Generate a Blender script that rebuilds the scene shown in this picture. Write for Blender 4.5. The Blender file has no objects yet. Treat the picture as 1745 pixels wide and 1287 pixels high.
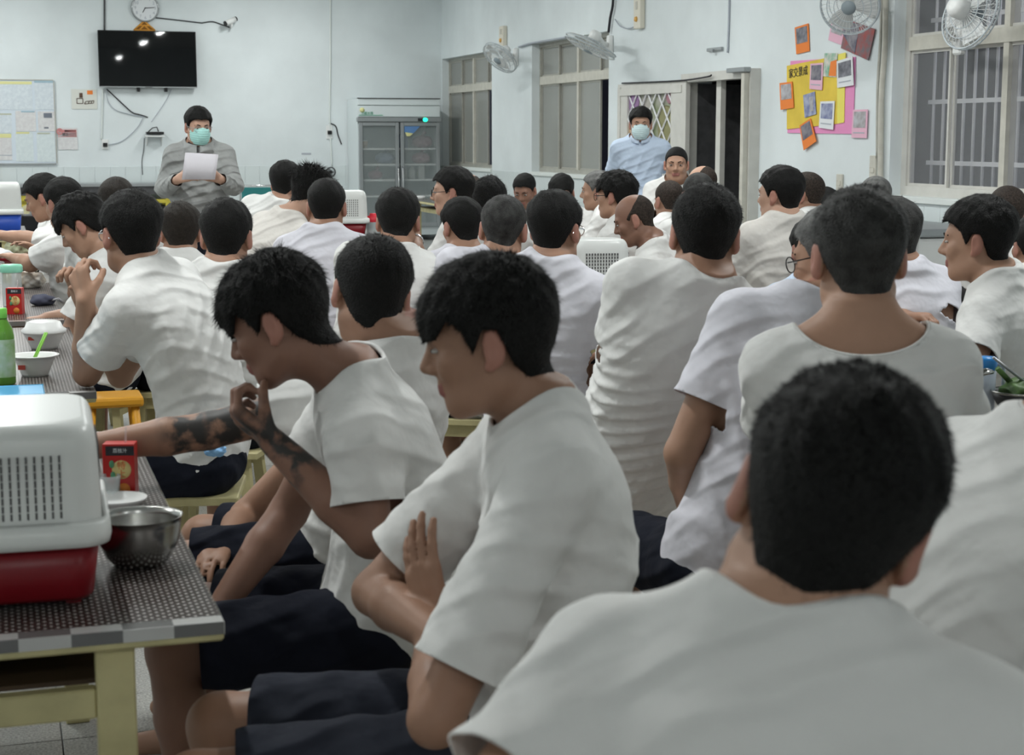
import bpy, bmesh, math, random
import numpy as np
from mathutils import Vector, Matrix

random.seed(7)
np.random.seed(7)
SC = bpy.context.scene
COL = SC.collection

# ------------------------------------------------------------------ camera
F = 2800.0                      # focal length in pixels of the 1745 x 1287 frame
CX, CY = 872.5, 643.5
TILT = math.atan(412.0 / F)     # looking slightly down
EYE = Vector((0, 0, 1.5))
cam_d = bpy.data.cameras.new('camera')
cam_d.sensor_fit = 'HORIZONTAL'
cam_d.sensor_width = 36.0
cam_d.lens = 36.0 * F / 1745.0
cam_d.clip_start = 0.05
cam_d.dof.use_dof = True
cam_d.dof.focus_distance = 7.0
cam_d.dof.aperture_fstop = 9.0
cam = bpy.data.objects.new('camera', cam_d)
COL.objects.link(cam)
cam.location = EYE
cam.rotation_euler = (math.pi / 2 - TILT, 0, 0)
SC.camera = cam

# ------------------------------------------------------------------ world, exposure
W = bpy.data.worlds.new('night')
SC.world = W
W.use_nodes = True
W.node_tree.nodes['Background'].inputs[0].default_value = (0.30, 0.33, 0.42, 1)
W.node_tree.nodes['Background'].inputs[1].default_value = 0.10
SC.view_settings.view_transform = 'Standard'
SC.view_settings.look = 'None'
SC.view_settings.gamma = 1.0
SC.view_settings.use_curve_mapping = False
SC.view_settings.exposure = 0.0
LAMP_POWER = 57.0               # watts of each ceiling tube fixture
LAMP_COLOR = (0.985, 1.0, 0.985)

# ------------------------------------------------------------------ picture <-> place
_ct, _st = math.cos(TILT), math.sin(TILT)


def ray(u, v):
    a, b = (u - CX) / F, (CY - v) / F
    return Vector((a, _ct + b * _st, -_st + b * _ct))


def P(u, v, Y):
    d = ray(u, v)
    return EYE + d * (Y / d.y)


def PZ(u, v, z):
    d = ray(u, v)
    return EYE + d * ((z - EYE.z) / d.z)


# room axes: the right wall and the tables run along TD, the far wall along RD
TD = Vector((-0.2992, 0.9542, 0))
RD = Vector((0.9542, 0.2992, 0))
ANG = math.atan2(RD.y, RD.x)            # turn of the room about z
CORNER = Vector((-0.94, 24.4, 0)) + TD * 0.34      # far right corner of the hall
CEIL = 4.3


def hitB(u, v, o=0.0):
    """point on the far wall (o metres in front of it): x along RD from the corner, z"""
    d = ray(u, v)
    q = CORNER - TD * o - EYE
    s = q.dot(TD) / d.dot(TD)
    p = EYE + d * s
    return (p - CORNER).dot(RD), p.z


def hitR(u, v, o=0.0):
    """point on the right wall (o metres in front): s metres from the corner towards us, z"""
    d = ray(u, v)
    q = CORNER - RD * o - EYE
    s = q.dot(RD) / d.dot(RD)
    p = EYE + d * s
    return -(p - CORNER).dot(TD), p.z


def onB(x, z, o=0.0):
    p = CORNER + RD * x - TD * o
    return Vector((p.x, p.y, z))


def onR(s, z, o=0.0):
    p = CORNER - TD * s - RD * o
    return Vector((p.x, p.y, z))


# ------------------------------------------------------------------ materials
MATS = {}


def mat(name, col, rough=0.55, metal=0.0, var=0.0, vscale=6.0, bump=0.0, bscale=60.0,
        emit=0.0, trans=0.0, alpha=1.0, spec=0.4, ior=1.45, col2=None, bdist=0.01, wave=0.0):
    if name in MATS:
        return MATS[name]
    m = bpy.data.materials.new(name)
    m.use_nodes = True
    nt = m.node_tree
    b = nt.nodes['Principled BSDF']
    b.inputs['Base Color'].default_value = (*col, 1)
    b.inputs['Roughness'].default_value = rough
    b.inputs['Metallic'].default_value = metal
    b.inputs['Specular IOR Level'].default_value = spec
    b.inputs['IOR'].default_value = ior
    b.inputs['Transmission Weight'].default_value = trans
    b.inputs['Alpha'].default_value = alpha
    if emit:
        b.inputs['Emission Color'].default_value = (*col, 1)
        b.inputs['Emission Strength'].default_value = emit
    tc = None
    if var or col2:
        tc = nt.nodes.new('ShaderNodeTexCoord')
        n = nt.nodes.new('ShaderNodeTexNoise')
        n.inputs['Scale'].default_value = vscale
        n.inputs['Detail'].default_value = 4
        nt.links.new(tc.outputs['Object'], n.inputs['Vector'])
        r = nt.nodes.new('ShaderNodeValToRGB')
        r.color_ramp.elements[0].position = 0.35
        r.color_ramp.elements[1].position = 0.68
        c2 = col2 or tuple(c * (1 - var) for c in col)
        r.color_ramp.elements[0].color = (*c2, 1)
        r.color_ramp.elements[1].color = (*col, 1)
        nt.links.new(n.outputs['Fac'], r.inputs['Fac'])
        nt.links.new(r.outputs['Color'], b.inputs['Base Color'])
    if bump:
        tc = tc or nt.nodes.new('ShaderNodeTexCoord')
        n2 = nt.nodes.new('ShaderNodeTexNoise')
        n2.inputs['Scale'].default_value = bscale
        n2.inputs['Detail'].default_value = 3
        nt.links.new(tc.outputs['Object'], n2.inputs['Vector'])
        bp = nt.nodes.new('ShaderNodeBump')
        bp.inputs['Strength'].default_value = bump
        bp.inputs['Distance'].default_value = bdist
        hgt = n2.outputs['Fac']
        if wave:                                   # creases of cloth, strong in patches
            mp = nt.nodes.new('ShaderNodeMapping')
            mp.inputs['Rotation'].default_value = (.5, .3, .6)
            nt.links.new(tc.outputs['Object'], mp.inputs['Vector'])
            wv = nt.nodes.new('ShaderNodeTexWave')
            wv.bands_direction = 'Z'
            wv.inputs['Scale'].default_value = 5.2
            wv.inputs['Distortion'].default_value = 7.0
            wv.inputs['Detail'].default_value = 2.0
            wv.inputs['Detail Scale'].default_value = .55
            nt.links.new(mp.outputs[0], wv.inputs['Vector'])
            pw = nt.nodes.new('ShaderNodeMath'); pw.operation = 'POWER'; pw.inputs[1].default_value = 2.2
            nt.links.new(wv.outputs['Fac'], pw.inputs[0])
            nm = nt.nodes.new('ShaderNodeTexNoise'); nm.inputs['Scale'].default_value = 4.5; nm.inputs['Detail'].default_value = 1
            nt.links.new(tc.outputs['Object'], nm.inputs['Vector'])
            cr = nt.nodes.new('ShaderNodeMapRange')
            cr.inputs[1].default_value = .40; cr.inputs[2].default_value = .66; cr.inputs[3].default_value = .08; cr.inputs[4].default_value = 1.0
            nt.links.new(nm.outputs['Fac'], cr.inputs[0])
            mu = nt.nodes.new('ShaderNodeMath'); mu.operation = 'MULTIPLY'
            nt.links.new(pw.outputs[0], mu.inputs[0]); nt.links.new(cr.outputs[0], mu.inputs[1])
            ma = nt.nodes.new('ShaderNodeMath'); ma.operation = 'MULTIPLY_ADD'; ma.inputs[1].default_value = wave
            nt.links.new(mu.outputs[0], ma.inputs[0]); nt.links.new(hgt, ma.inputs[2])
            hgt = ma.outputs[0]
        nt.links.new(hgt, bp.inputs['Height'])
        nt.links.new(bp.outputs['Normal'], b.inputs['Normal'])
    MATS[name] = m
    return m


def dots_mat(name, base, dot, pitch=0.0125, r=0.27, rough=0.3):
    """small pale dots in staggered rows on a dark vinyl cloth"""
    m = bpy.data.materials.new(name)
    m.use_nodes = True
    nt = m.node_tree
    b = nt.nodes['Principled BSDF']
    tc = nt.nodes.new('ShaderNodeTexCoord')
    mp = nt.nodes.new('ShaderNodeMapping')
    mp.inputs['Rotation'].default_value = (0, 0, math.radians(45))
    mp.inputs['Scale'].default_value = (1 / pitch,) * 3
    nt.links.new(tc.outputs['Object'], mp.inputs['Vector'])
    fr = nt.nodes.new('ShaderNodeVectorMath'); fr.operation = 'FRACTION'
    nt.links.new(mp.outputs[0], fr.inputs[0])
    sub = nt.nodes.new('ShaderNodeVectorMath'); sub.operation = 'SUBTRACT'
    sub.inputs[1].default_value = (0.5, 0.5, 0)
    nt.links.new(fr.outputs[0], sub.inputs[0])
    mu = nt.nodes.new('ShaderNodeVectorMath'); mu.operation = 'MULTIPLY'
    mu.inputs[1].default_value = (1, 1, 0)
    nt.links.new(sub.outputs[0], mu.inputs[0])
    ln = nt.nodes.new('ShaderNodeVectorMath'); ln.operation = 'LENGTH'
    nt.links.new(mu.outputs[0], ln.inputs[0])
    lt = nt.nodes.new('ShaderNodeMath'); lt.operation = 'LESS_THAN'
    lt.inputs[1].default_value = r
    nt.links.new(ln.outputs['Value'], lt.inputs[0])
    mx = nt.nodes.new('ShaderNodeMix'); mx.data_type = 'RGBA'
    mx.inputs[6].default_value = (*base, 1)
    mx.inputs[7].default_value = (*dot, 1)
    nt.links.new(lt.outputs[0], mx.inputs[0])
    nt.links.new(mx.outputs[2], b.inputs['Base Color'])
    b.inputs['Roughness'].default_value = rough
    b.inputs['Specular IOR Level'].default_value = 0.28
    MATS[name] = m
    return m


def check_mat(name, c1, c2, sx):
    m = bpy.data.materials.new(name)
    m.use_nodes = True
    nt = m.node_tree
    b = nt.nodes['Principled BSDF']
    tc = nt.nodes.new('ShaderNodeTexCoord')
    ck = nt.nodes.new('ShaderNodeTexChecker')
    mp = nt.nodes.new('ShaderNodeMapping')
    mp.inputs['Scale'].default_value = (sx, sx * 0.25, 0.01)
    nt.links.new(tc.outputs['Object'], mp.inputs['Vector'])
    nt.links.new(mp.outputs[0], ck.inputs['Vector'])
    ck.inputs['Scale'].default_value = 1
    ck.inputs['Color1'].default_value = (*c1, 1)
    ck.inputs['Color2'].default_value = (*c2, 1)
    nt.links.new(ck.outputs['Color'], b.inputs['Base Color'])
    b.inputs['Roughness'].default_value = 0.18
    MATS[name] = m
    return m


def glass_mat(name, tint, clear=0.5, rough=0.15):
    """dirty pane: part see-through, part grey film, some gloss"""
    m = bpy.data.materials.new(name)
    m.use_nodes = True
    nt = m.node_tree
    nt.nodes.clear()
    out = nt.nodes.new('ShaderNodeOutputMaterial')
    tr = nt.nodes.new('ShaderNodeBsdfTransparent')
    pr = nt.nodes.new('ShaderNodeBsdfPrincipled')
    pr.inputs['Base Color'].default_value = (*tint, 1)
    pr.inputs['Roughness'].default_value = rough
    mx = nt.nodes.new('ShaderNodeMixShader')
    mx.inputs[0].default_value = 1 - clear
    nt.links.new(tr.outputs[0], mx.inputs[1])
    nt.links.new(pr.outputs[0], mx.inputs[2])
    nt.links.new(mx.outputs[0], out.inputs[0])
    MATS[name] = m
    return m


# ------------------------------------------------------------------ mesh helpers
def tag(o, label=None, cat=None, group=None, kind=None):
    if label: o['label'] = label
    if cat: o['category'] = cat
    if group: o['group'] = group
    if kind: o['kind'] = kind
    return o


def thing(name, label, cat, loc=(0, 0, 0), rotz=0.0, group=None):
    o = bpy.data.objects.new(name, None)
    o.empty_display_size = 0.05
    COL.objects.link(o)
    o.location = loc
    o.rotation_euler = (0, 0, rotz)
    return tag(o, label, cat, group)


def link(name, me, m, parent=None, loc=None, rotz=None, smooth=False):
    o = bpy.data.objects.new(name, me)
    COL.objects.link(o)
    if m is not None and len(me.materials) == 0:
        me.materials.append(m)
    if smooth:
        me.polygons.foreach_set('use_smooth', [True] * len(me.polygons))
    if parent is not None:
        o.parent = parent
    if loc is not None:
        o.location = loc
    if rotz is not None:
        o.rotation_euler = (0, 0, rotz)
    return o


def obj(name, bm, m, parent=None, loc=None, rotz=None, smooth=False):
    me = bpy.data.meshes.new(name)
    bm.to_mesh(me)
    bm.free()
    return link(name, me, m, parent, loc, rotz, smooth)


def BM():
    return bmesh.new()


def bx(bm, x0, x1, y0, y1, z0, z1, bev=0.0, seg=1, M=None):
    c = Vector(((x0 + x1) / 2, (y0 + y1) / 2, (z0 + z1) / 2))
    r = bmesh.ops.create_cube(bm, size=1.0)
    vs = r['verts']
    bmesh.ops.scale(bm, vec=(abs(x1 - x0), abs(y1 - y0), abs(z1 - z0)), verts=vs)
    bmesh.ops.translate(bm, vec=c, verts=vs)
    if bev > 0:
        es = list({e for v in vs for e in v.link_edges})
        g = bmesh.ops.bevel(bm, geom=es, offset=bev, segments=seg, affect='EDGES', profile=0.5)
        vs = list({v for f in g['faces'] for v in f.verts} | {v for v in vs if v.is_valid})
    if M is not None:
        bmesh.ops.transform(bm, matrix=M, verts=[v for v in vs if v.is_valid])
    return bm


def tube(bm, pts, r, n=8, caps=True, r2=None):
    pts = [Vector(p) for p in pts]
    rings = []
    up = None
    for i, p in enumerate(pts):
        d = (pts[min(i + 1, len(pts) - 1)] - pts[max(i - 1, 0)])
        if d.length < 1e-9:
            d = Vector((0, 0, 1))
        d.normalize()
        if up is None:
            up = d.orthogonal().normalized()
        up = (up - d * up.dot(d))
        up = up.normalized() if up.length > 1e-6 else d.orthogonal().normalized()
        w = d.cross(up)
        rr = r if r2 is None else r + (r2 - r) * i / max(1, len(pts) - 1)
        rings.append([bm.verts.new(p + (up * math.cos(2 * math.pi * k / n) + w * math.sin(2 * math.pi * k / n)) * rr)
                      for k in range(n)])
    for a, b in zip(rings[:-1], rings[1:]):
        for k in range(n):
            f = bm.faces.new((a[k], a[(k + 1) % n], b[(k + 1) % n], b[k]))
            f.smooth = n > 5
    if caps:
        bm.faces.new(rings[0][::-1])
        bm.faces.new(rings[-1])
    return bm


def lathe(bm, prof, n=32, c=(0, 0, 0), M=None, smooth=True):
    """prof: list of (r, z); closed where r == 0"""
    c = Vector(c)
    new = []
    rings = []
    for r, z in prof:
        if r < 1e-6:
            v = bm.verts.new(c + Vector((0, 0, z))); new.append(v)
            rings.append([v])
        else:
            ring = [bm.verts.new(c + Vector((r * math.cos(2 * math.pi * k / n), r * math.sin(2 * math.pi * k / n), z)))
                    for k in range(n)]
            new += ring
            rings.append(ring)
    for a, b in zip(rings[:-1], rings[1:]):
        for k in range(n):
            k2 = (k + 1) % n
            if len(a) == 1 and len(b) == 1:
                continue
            if len(a) == 1:
                f = bm.faces.new((a[0], b[k2], b[k]))
            elif len(b) == 1:
                f = bm.faces.new((a[k], a[k2], b[0]))
            else:
                f = bm.faces.new((a[k], a[k2], b[k2], b[k]))
            f.smooth = smooth
    if M is not None:
        bmesh.ops.transform(bm, matrix=M, verts=new)
    return bm


def prism(bm, poly, y0, y1, M=None):
    """polygon in x, z extruded along y"""
    a = [bm.verts.new((x, y0, z)) for x, z in poly]
    b = [bm.verts.new((x, y1, z)) for x, z in poly]
    fs = [bm.faces.new(a), bm.faces.new(b[::-1])]
    for i in range(len(poly)):
        j = (i + 1) % len(poly)
        fs.append(bm.faces.new((a[j], a[i], b[i], b[j])))
    bmesh.ops.recalc_face_normals(bm, faces=fs)
    if M is not None:
        bmesh.ops.transform(bm, matrix=M, verts=a + b)
    return bm


def text_mesh(name, s, size, m, parent, M, depth=0.0006, align='CENTER'):
    cu = bpy.data.curves.new(name, 'FONT')
    cu.body = s
    cu.size = size
    cu.align_x = align
    cu.align_y = 'CENTER'
    cu.extrude = depth
    cu.resolution_u = 2
    o = bpy.data.objects.new(name, cu)
    COL.objects.link(o)
    dg = bpy.context.evaluated_depsgraph_get()
    me = bpy.data.meshes.new_from_object(o.evaluated_get(dg))
    bpy.data.objects.remove(o)
    me.transform(M)
    me.materials.clear()
    o2 = link(name, me, m, parent)
    return o2


FACE_OUT = Matrix.Rotation(math.pi / 2, 4, 'X')     # text lying in x,y stood up to face -y


def T(x, y, z):
    return Matrix.Translation((x, y, z))


def Rz(a):
    return Matrix.Rotation(a, 4, 'Z')


def Rx(a):
    return Matrix.Rotation(a, 4, 'X')


def Ry(a):
    return Matrix.Rotation(a, 4, 'Y')
# ================================================================== materials of the place
mat('plaster', (.77, .825, .84), .75, var=.10, vscale=1.3, bump=.25, bscale=7)
mat('plaster_low', (.74, .78, .76), .7, var=.06, vscale=2)
mat('tile', (.70, .76, .765), .30, var=.06, vscale=3)
mat('ceiling_paint', (.78, .80, .79), .8)
mat('aluminium', (.50, .49, .44), .45, .35, var=.15, vscale=9)
mat('beige_paint', (.62, .60, .53), .5, var=.12, vscale=12)
mat('pale_paint', (.66, .65, .61), .5, var=.10, vscale=7)
mat('dark_steel', (.10, .10, .105), .5, .3, var=.3, vscale=10)
mat('white_plastic', (.80, .81, .80), .35)
mat('white_bar', (.80, .80, .82), .4)
mat('cream_wood', (.62, .56, .30), .5, var=.18, vscale=14, bump=.1, bscale=40)
mat('yellow_wood', (.62, .52, .07), .5, var=.12, vscale=12)
mat('black_plastic', (.012, .012, .013), .4)
mat('screen', (.006, .0065, .007), .022, spec=.5)
mat('chrome', (.75, .75, .76), .18, 1.0)
mat('steel', (.55, .55, .53), .24, 1.0, var=.08, vscale=5)
mat('grey_metal', (.36, .38, .39), .4, .6)
mat('red_plastic', (.22, .007, .013), .32)
mat('blue_plastic', (.03, .10, .55), .35)
mat('green_plastic', (.13, .42, .13), .4)
mat('mint', (.30, .75, .55), .4)
mat('orange_plastic', (.75, .36, .03), .45)
mat('ink', (.03, .03, .035), .7)
mat('ink_grey', (.42, .45, .50), .8)
mat('paper', (.78, .80, .82), .8)
mat('paper_cool', (.66, .73, .80), .8)
mat('paper_grey', (.52, .52, .55), .8)
mat('paper_yellow', (.82, .60, .08), .75, var=.15, vscale=5)
mat('paper_lemon', (.85, .75, .15), .75)
mat('paper_pink', (.80, .30, .55), .75)
mat('paper_light_pink', (.80, .48, .60), .75)
mat('paper_orange', (.85, .24, .05), .75)
mat('paper_red', (.50, .08, .06), .7)
mat('brown', (.10, .055, .035), .6)
for nm, c1, c2 in (('photo_grey', (.30, .30, .34), (.06, .06, .08)), ('photo_blue', (.12, .14, .32), (.45, .48, .60)),
                   ('photo_dark', (.07, .07, .12), (.30, .28, .30)), ('photo_red', (.38, .06, .05), (.16, .14, .16)),
                   ('photo_green', (.08, .40, .25), (.75, .65, .60)), ('photo_brown', (.28, .24, .24), (.55, .56, .60))):
    mat(nm, c1, .45, col2=c2, vscale=14)
glass_mat('pane_grey', (.42, .43, .40), .35, .2)
glass_mat('pane_clear', (.45, .46, .48), .80, .08)
glass_mat('fridge_glass', (.42, .47, .47), .72, .06)
glass_mat('cling_film', (.75, .77, .78), .75, .12)
glass_mat('clear_plastic', (.62, .68, .68), .55, .15)
mat('curtain', (.42, .43, .42), .9, var=.1, vscale=5)
mat('night_wall', (.34, .34, .42), .9, var=.25, vscale=.8)
mat('terrazzo', (.50, .51, .49), .35, col2=(.22, .22, .21), vscale=160)
mat('grout', (.20, .20, .19), .9)
# people
mat('skin_a', (.46, .27, .185), .5, var=.10, vscale=14)
mat('skin_b', (.38, .215, .145), .5, var=.10, vscale=14)
mat('skin_c', (.28, .15, .105), .5, var=.10, vscale=14)
mat('skin_d', (.54, .33, .24), .5, var=.08, vscale=14)
mat('ear_skin', (.42, .20, .15), .5)
mat('lips', (.34, .14, .12), .45)
mat('eye_white', (.40, .37, .35), .3)
mat('hair_black', (.0085, .0085, .008), .62, spec=.25, var=.3, vscale=90, bump=.5, bscale=240)
mat('hair_brown', (.030, .024, .019), .6, spec=.25, var=.4, vscale=80, bump=.5, bscale=240)
mat('hair_grey', (.060, .060, .058), .6, spec=.25, col2=(.024, .024, .023), vscale=35, bump=.5, bscale=220)
mat('hair_silver', (.20, .20, .195), .6, spec=.25, col2=(.09, .09, .088), vscale=35, bump=.5, bscale=220)
mat('hair_stubble', (.060, .045, .036), .7, spec=.2, col2=(.022, .018, .016), vscale=120, bump=.3, bscale=260)
mat('shirt', (.78, .78, .765), .85, bump=.42, bscale=10, spec=.15, bdist=.03, wave=.75)
mat('shirt_cool', (.74, .735, .80), .8, bump=.42, bscale=10, spec=.15, bdist=.03, wave=.75)
mat('shirt_beige', (.72, .69, .65), .85, bump=.42, bscale=10, spec=.15, bdist=.03, wave=.75)
mat('navy', (.011, .013, .022), .85, bump=.5, bscale=10, spec=.15, bdist=.03, wave=.9)
mat('slate', (.030, .034, .048), .85, bump=.5, bscale=10, spec=.15, bdist=.03, wave=.9)
mat('jacket_grey', (.34, .35, .345), .75, bump=.7, bscale=10, spec=.2, bdist=.035, wave=.6)
mat('shirt_blue', (.55, .65, .80), .8, bump=.45, bscale=10, spec=.15, bdist=.03, wave=.8)
mat('mask_green', (.42, .74, .70), .8)
mat('mask_blue', (.62, .78, .80), .8)
mat('black_cloth', (.012, .011, .011), .9)

# ================================================================== the hall (local x along RD, y along TD)


def room(name, bm, m, parent=None, smooth=False):
    o = obj(name, bm, m, parent, None if parent else CORNER, None if parent else ANG, smooth)
    if parent is None:
        o['kind'] = 'structure'
    return o


XL, YN = -13.5, -31.0
TILE_TOP = 1.075
bm = BM(); bx(bm, XL - .2, .2, YN - .2, .2, -.12, -.012)
floor = room('floor', bm, MATS['grout'])
bm = BM(); bx(bm, XL - .2, .2, YN - .2, .2, CEIL, CEIL + .15)
room('ceiling', bm, MATS['ceiling_paint'])
bm = BM(); bx(bm, XL - .2, XL, YN, .2, 0, CEIL)
room('wall_left', bm, MATS['plaster'])
bm = BM(); bx(bm, XL, .2, YN - .2, YN, 0, CEIL)
room('wall_near', bm, MATS['plaster'])
bm = BM(); bx(bm, XL, 0, 0, .2, 0, CEIL)
wall_far = room('wall_far', bm, MATS['plaster'])


def sR(u, v=250):
    return hitR(u, v)[0]


# openings of the right wall: (from, to, sill, head) in metres from the far corner
WIN = [(0.03, 2.58, 1.06, 2.62), (4.30, 6.98, 1.06, 2.62), (12.92, 17.60, 1.06, 2.95)]
DOOR = (9.24, 10.66, 0.0, 2.02)
bm = BM()
cur = 0.0
for a, b, z0, z1 in sorted(WIN + [DOOR]):
    bx(bm, 0, .2, -a, -cur, 0, CEIL)
    if z0 > 0:
        bx(bm, 0, .2, -b, -a, 0, z0)
    bx(bm, 0, .2, -b, -a, z1, CEIL)
    cur = b
bx(bm, 0, .2, YN, -cur, 0, CEIL)
wall_right = room('wall_right', bm, MATS['plaster'])

# floor slabs: single terrazzo tiles where the floor shows, the rest laid as one
bm = BM(); bx(bm, -.298, -.002, -.298, -.002, -.012, 0, .0015)
tile_me = bpy.data.meshes.new('floor_tile'); bm.to_mesh(tile_me); bm.free()
tile_me.materials.append(MATS['terrazzo'])
bm = BM(); bx(bm, -.298, -.002, -.298, -.002, -.012, 0)
big = BM()
nx, ny = 45, 103
for i in range(nx):
    for j in range(ny):
        x, y = -.3 * i, -.3 * j
        if -6.3 < x < -3.9 and -21.0 < y < -16.4:
            o = bpy.data.objects.new('floor_tile', tile_me)
            COL.objects.link(o); o.parent = floor; o.location = (x, y, 0)
        else:
            f = [big.verts.new((x + dx, y + dy, 0)) for dx, dy in ((-.298, -.298), (-.002, -.298), (-.002, -.002), (-.298, -.002))]
            big.faces.new(f)
bm.free()
o = room('floor_tiles', big, MATS['terrazzo'], floor)
o['kind'] = 'stuff'

# wall tiles below the sills
bm = BM(); bx(bm, .0015, .2085, -.008, 0, .0015, .2985, .002)
wt = bpy.data.meshes.new('tile'); bm.to_mesh(wt); bm.free()
wt.materials.append(MATS['tile'])
bm = BM(); bx(bm, -.008, 0, -.2085, -.0015, .0015, .2985, .002)
wr = bpy.data.meshes.new('tile'); bm.to_mesh(wr); bm.free()
wr.materials.append(MATS['tile'])
for row in (0, 1, 2):
    z = TILE_TOP - .3 * (row + 1)
    for i in range(33):
        if row < 2 or i > 12:
            o = bpy.data.objects.new('tile', wt); COL.objects.link(o); o.parent = wall_far
            o.location = (-.21 * (i + 1), 0, z)
    for i in range(75):
        y = -.21 * i
        if -DOOR[1] - .1 < y < -DOOR[0] + .21 or row == 2:
            continue
        o = bpy.data.objects.new('tile', wr); COL.objects.link(o); o.parent = wall_right
        o.location = (0, y, z - .03)

# window sills
for k, (a, b, z0, z1) in enumerate(WIN):
    bm = BM(); bx(bm, -.03, .2, -b - .02, -a + .0, z0 - .045, z0, .004)
    room('sill_%d' % (k + 1), bm, MATS['plaster_low'])


# ------------------------------------------------------------------ windows
def window(n, a, b, z0, z1, zt, mull, splits, open_=(), depth=.10, pane='pane_grey', fr='aluminium', w=.045):
    """frame in the wall between a and b; zt transom height; mull mullion stations; splits pane joints"""
    bm = BM()
    bx(bm, depth, depth + .07, -a - w, -a, z0, z1)
    bx(bm, depth, depth + .07, -b, -b + w, z0, z1)
    bx(bm, depth, depth + .07, -b + w, -a - w, z0, z0 + w)
    bx(bm, depth, depth + .07, -b + w, -a - w, z1 - w, z1)
    f = room('window_%d' % n, bm, MATS[fr])
    bm = BM(); bx(bm, depth - .012, depth + .07, -b + w, -a - w, zt - .05, zt + .05)
    obj('transom', bm, MATS['beige_paint'], f)
    for s in mull:
        bm = BM(); bx(bm, depth - .006, depth + .072, -s - .032, -s + .032, z0 + w, zt - .05)
        bx(bm, depth - .006, depth + .072, -s - .032, -s + .032, zt + .05, z1 - w)
        obj('mullion', bm, MATS['beige_paint'], f)
    edges = sorted([a + w] + list(splits) + [b - w])
    k = 0
    for lo, hi in ((z0 + w, zt - .05), (zt + .05, z1 - w)):
        for s0, s1 in zip(edges[:-1], edges[1:]):
            k += 1
            if (s0 in open_ or round(s0, 2) in open_) and lo < zt:
                continue
            x = depth + (.015 if k % 2 else .042)
            bm = BM()
            q = .022
            bx(bm, x, x + .022, -s1, -s1 + q, lo, hi); bx(bm, x, x + .022, -s0 - q, -s0, lo, hi)
            bx(bm, x, x + .022, -s1 + q, -s0 - q, lo, lo + q); bx(bm, x, x + .022, -s1 + q, -s0 - q, hi - q, hi)
            sash = obj('sash', bm, MATS[fr], f)
            bm = BM(); bx(bm, x + .009, x + .013, -s1 + q, -s0 - q, lo + q, hi - q)
            obj('pane', bm, MATS[pane], sash)
    return f


a, b, z0, z1 = WIN[0]
window(1, a, b, z0, z1, 2.17, [1.36], [.70, 1.36, 2.02], open_=(2.02,))
a, b, z0, z1 = WIN[1]
window(2, a, b, z0, z1, 2.17, [5.72], [5.0, 5.72, 6.42], open_=(6.42,))
a, b, z0, z1 = WIN[2]
window(3, a, b, z0, z1, 2.17, [14.22, 15.9], [13.52, 14.22, 14.98, 15.9, 16.7], pane='pane_clear', fr='pale_paint', w=.07)
# ribbed white curtain behind the second window, folded net at its open end
for nm, s0, s1, lab in (('net_curtain', 4.40, 5.70, 'grey net curtain hanging behind the middle window'),
                        ('net_curtain', .15, 1.3, 'grey net curtain behind the window beside the fridge'),
                        ('net_curtain', 6.55, 6.95, 'bunched net curtain at the open end of the middle window')):
    bm = BM()
    n = 60
    vs = [[bm.verts.new((.235 + .02 * math.sin(i * 1.3), -(s0 + (s1 - s0) * i / n), z)) for i in range(n + 1)] for z in (1.0, 2.6)]
    for i in range(n):
        bm.faces.new((vs[0][i], vs[0][i + 1], vs[1][i + 1], vs[1][i]))
    o = obj(nm, bm, MATS['curtain'], None, CORNER, ANG, True)
    sm = o.modifiers.new('t', 'SOLIDIFY'); sm.thickness = .004
    tag(o, lab, 'curtain')
# white burglar bars outside the near window
g = thing('security_bars', 'white steel bars outside the big window on the right', 'window bars', CORNER, ANG)
for i in range(34):
    y = -(12.95 + .135 * i)
    bm = BM(); tube(bm, [(.34, y, 1.0), (.34, y, 3.0)], .012, 6)
    obj('bar', bm, MATS['white_bar'], g)
for z in (1.30, 1.75, 2.35):
    bm = BM(); bx(bm, .322, .335, -17.6, -12.9, z - .016, z + .016)
    obj('rail', bm, MATS['white_bar'], g)
# passage outside the windows
bm = BM(); bx(bm, 2.6, 2.8, -26, 3, -.1, 4)
room('wall_outside', bm, MATS['night_wall'])
bm = BM(); bx(bm, .2, 2.8, -26, 3, -.14, -.02)
room('ground_outside', bm, MATS['grout'])
bm = BM(); bx(bm, .2, 2.8, -26, 3, 3.35, 3.45)
room('roof_outside', bm, MATS['ceiling_paint'])
for i, y in enumerate((-4.0, -14.8)):  # unseen lamps, added to brighten the bars and the passage
    t = thing('passage_fill', ('added fill light in the passage outside the far windows', 'tube lamp in the passage outside the barred window')[i], 'lamp', onR(-y, 3.28, -1.6), ANG)
    bm = BM(); bx(bm, -.03, .03, -.6, .6, 0, .06)
    obj('housing', bm, MATS['white_plastic'], t)
    L = bpy.data.lights.new('passage_fill_light', 'AREA'); L.shape = 'RECTANGLE'; L.size = .06; L.size_y = 1.2
    L.energy = (9, 26)[i]; L.color = (.85, .88, 1.0)
    o = bpy.data.objects.new('passage_fill_light', L); COL.objects.link(o); o.parent = t; o.location = (0, 0, -.02)

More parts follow.
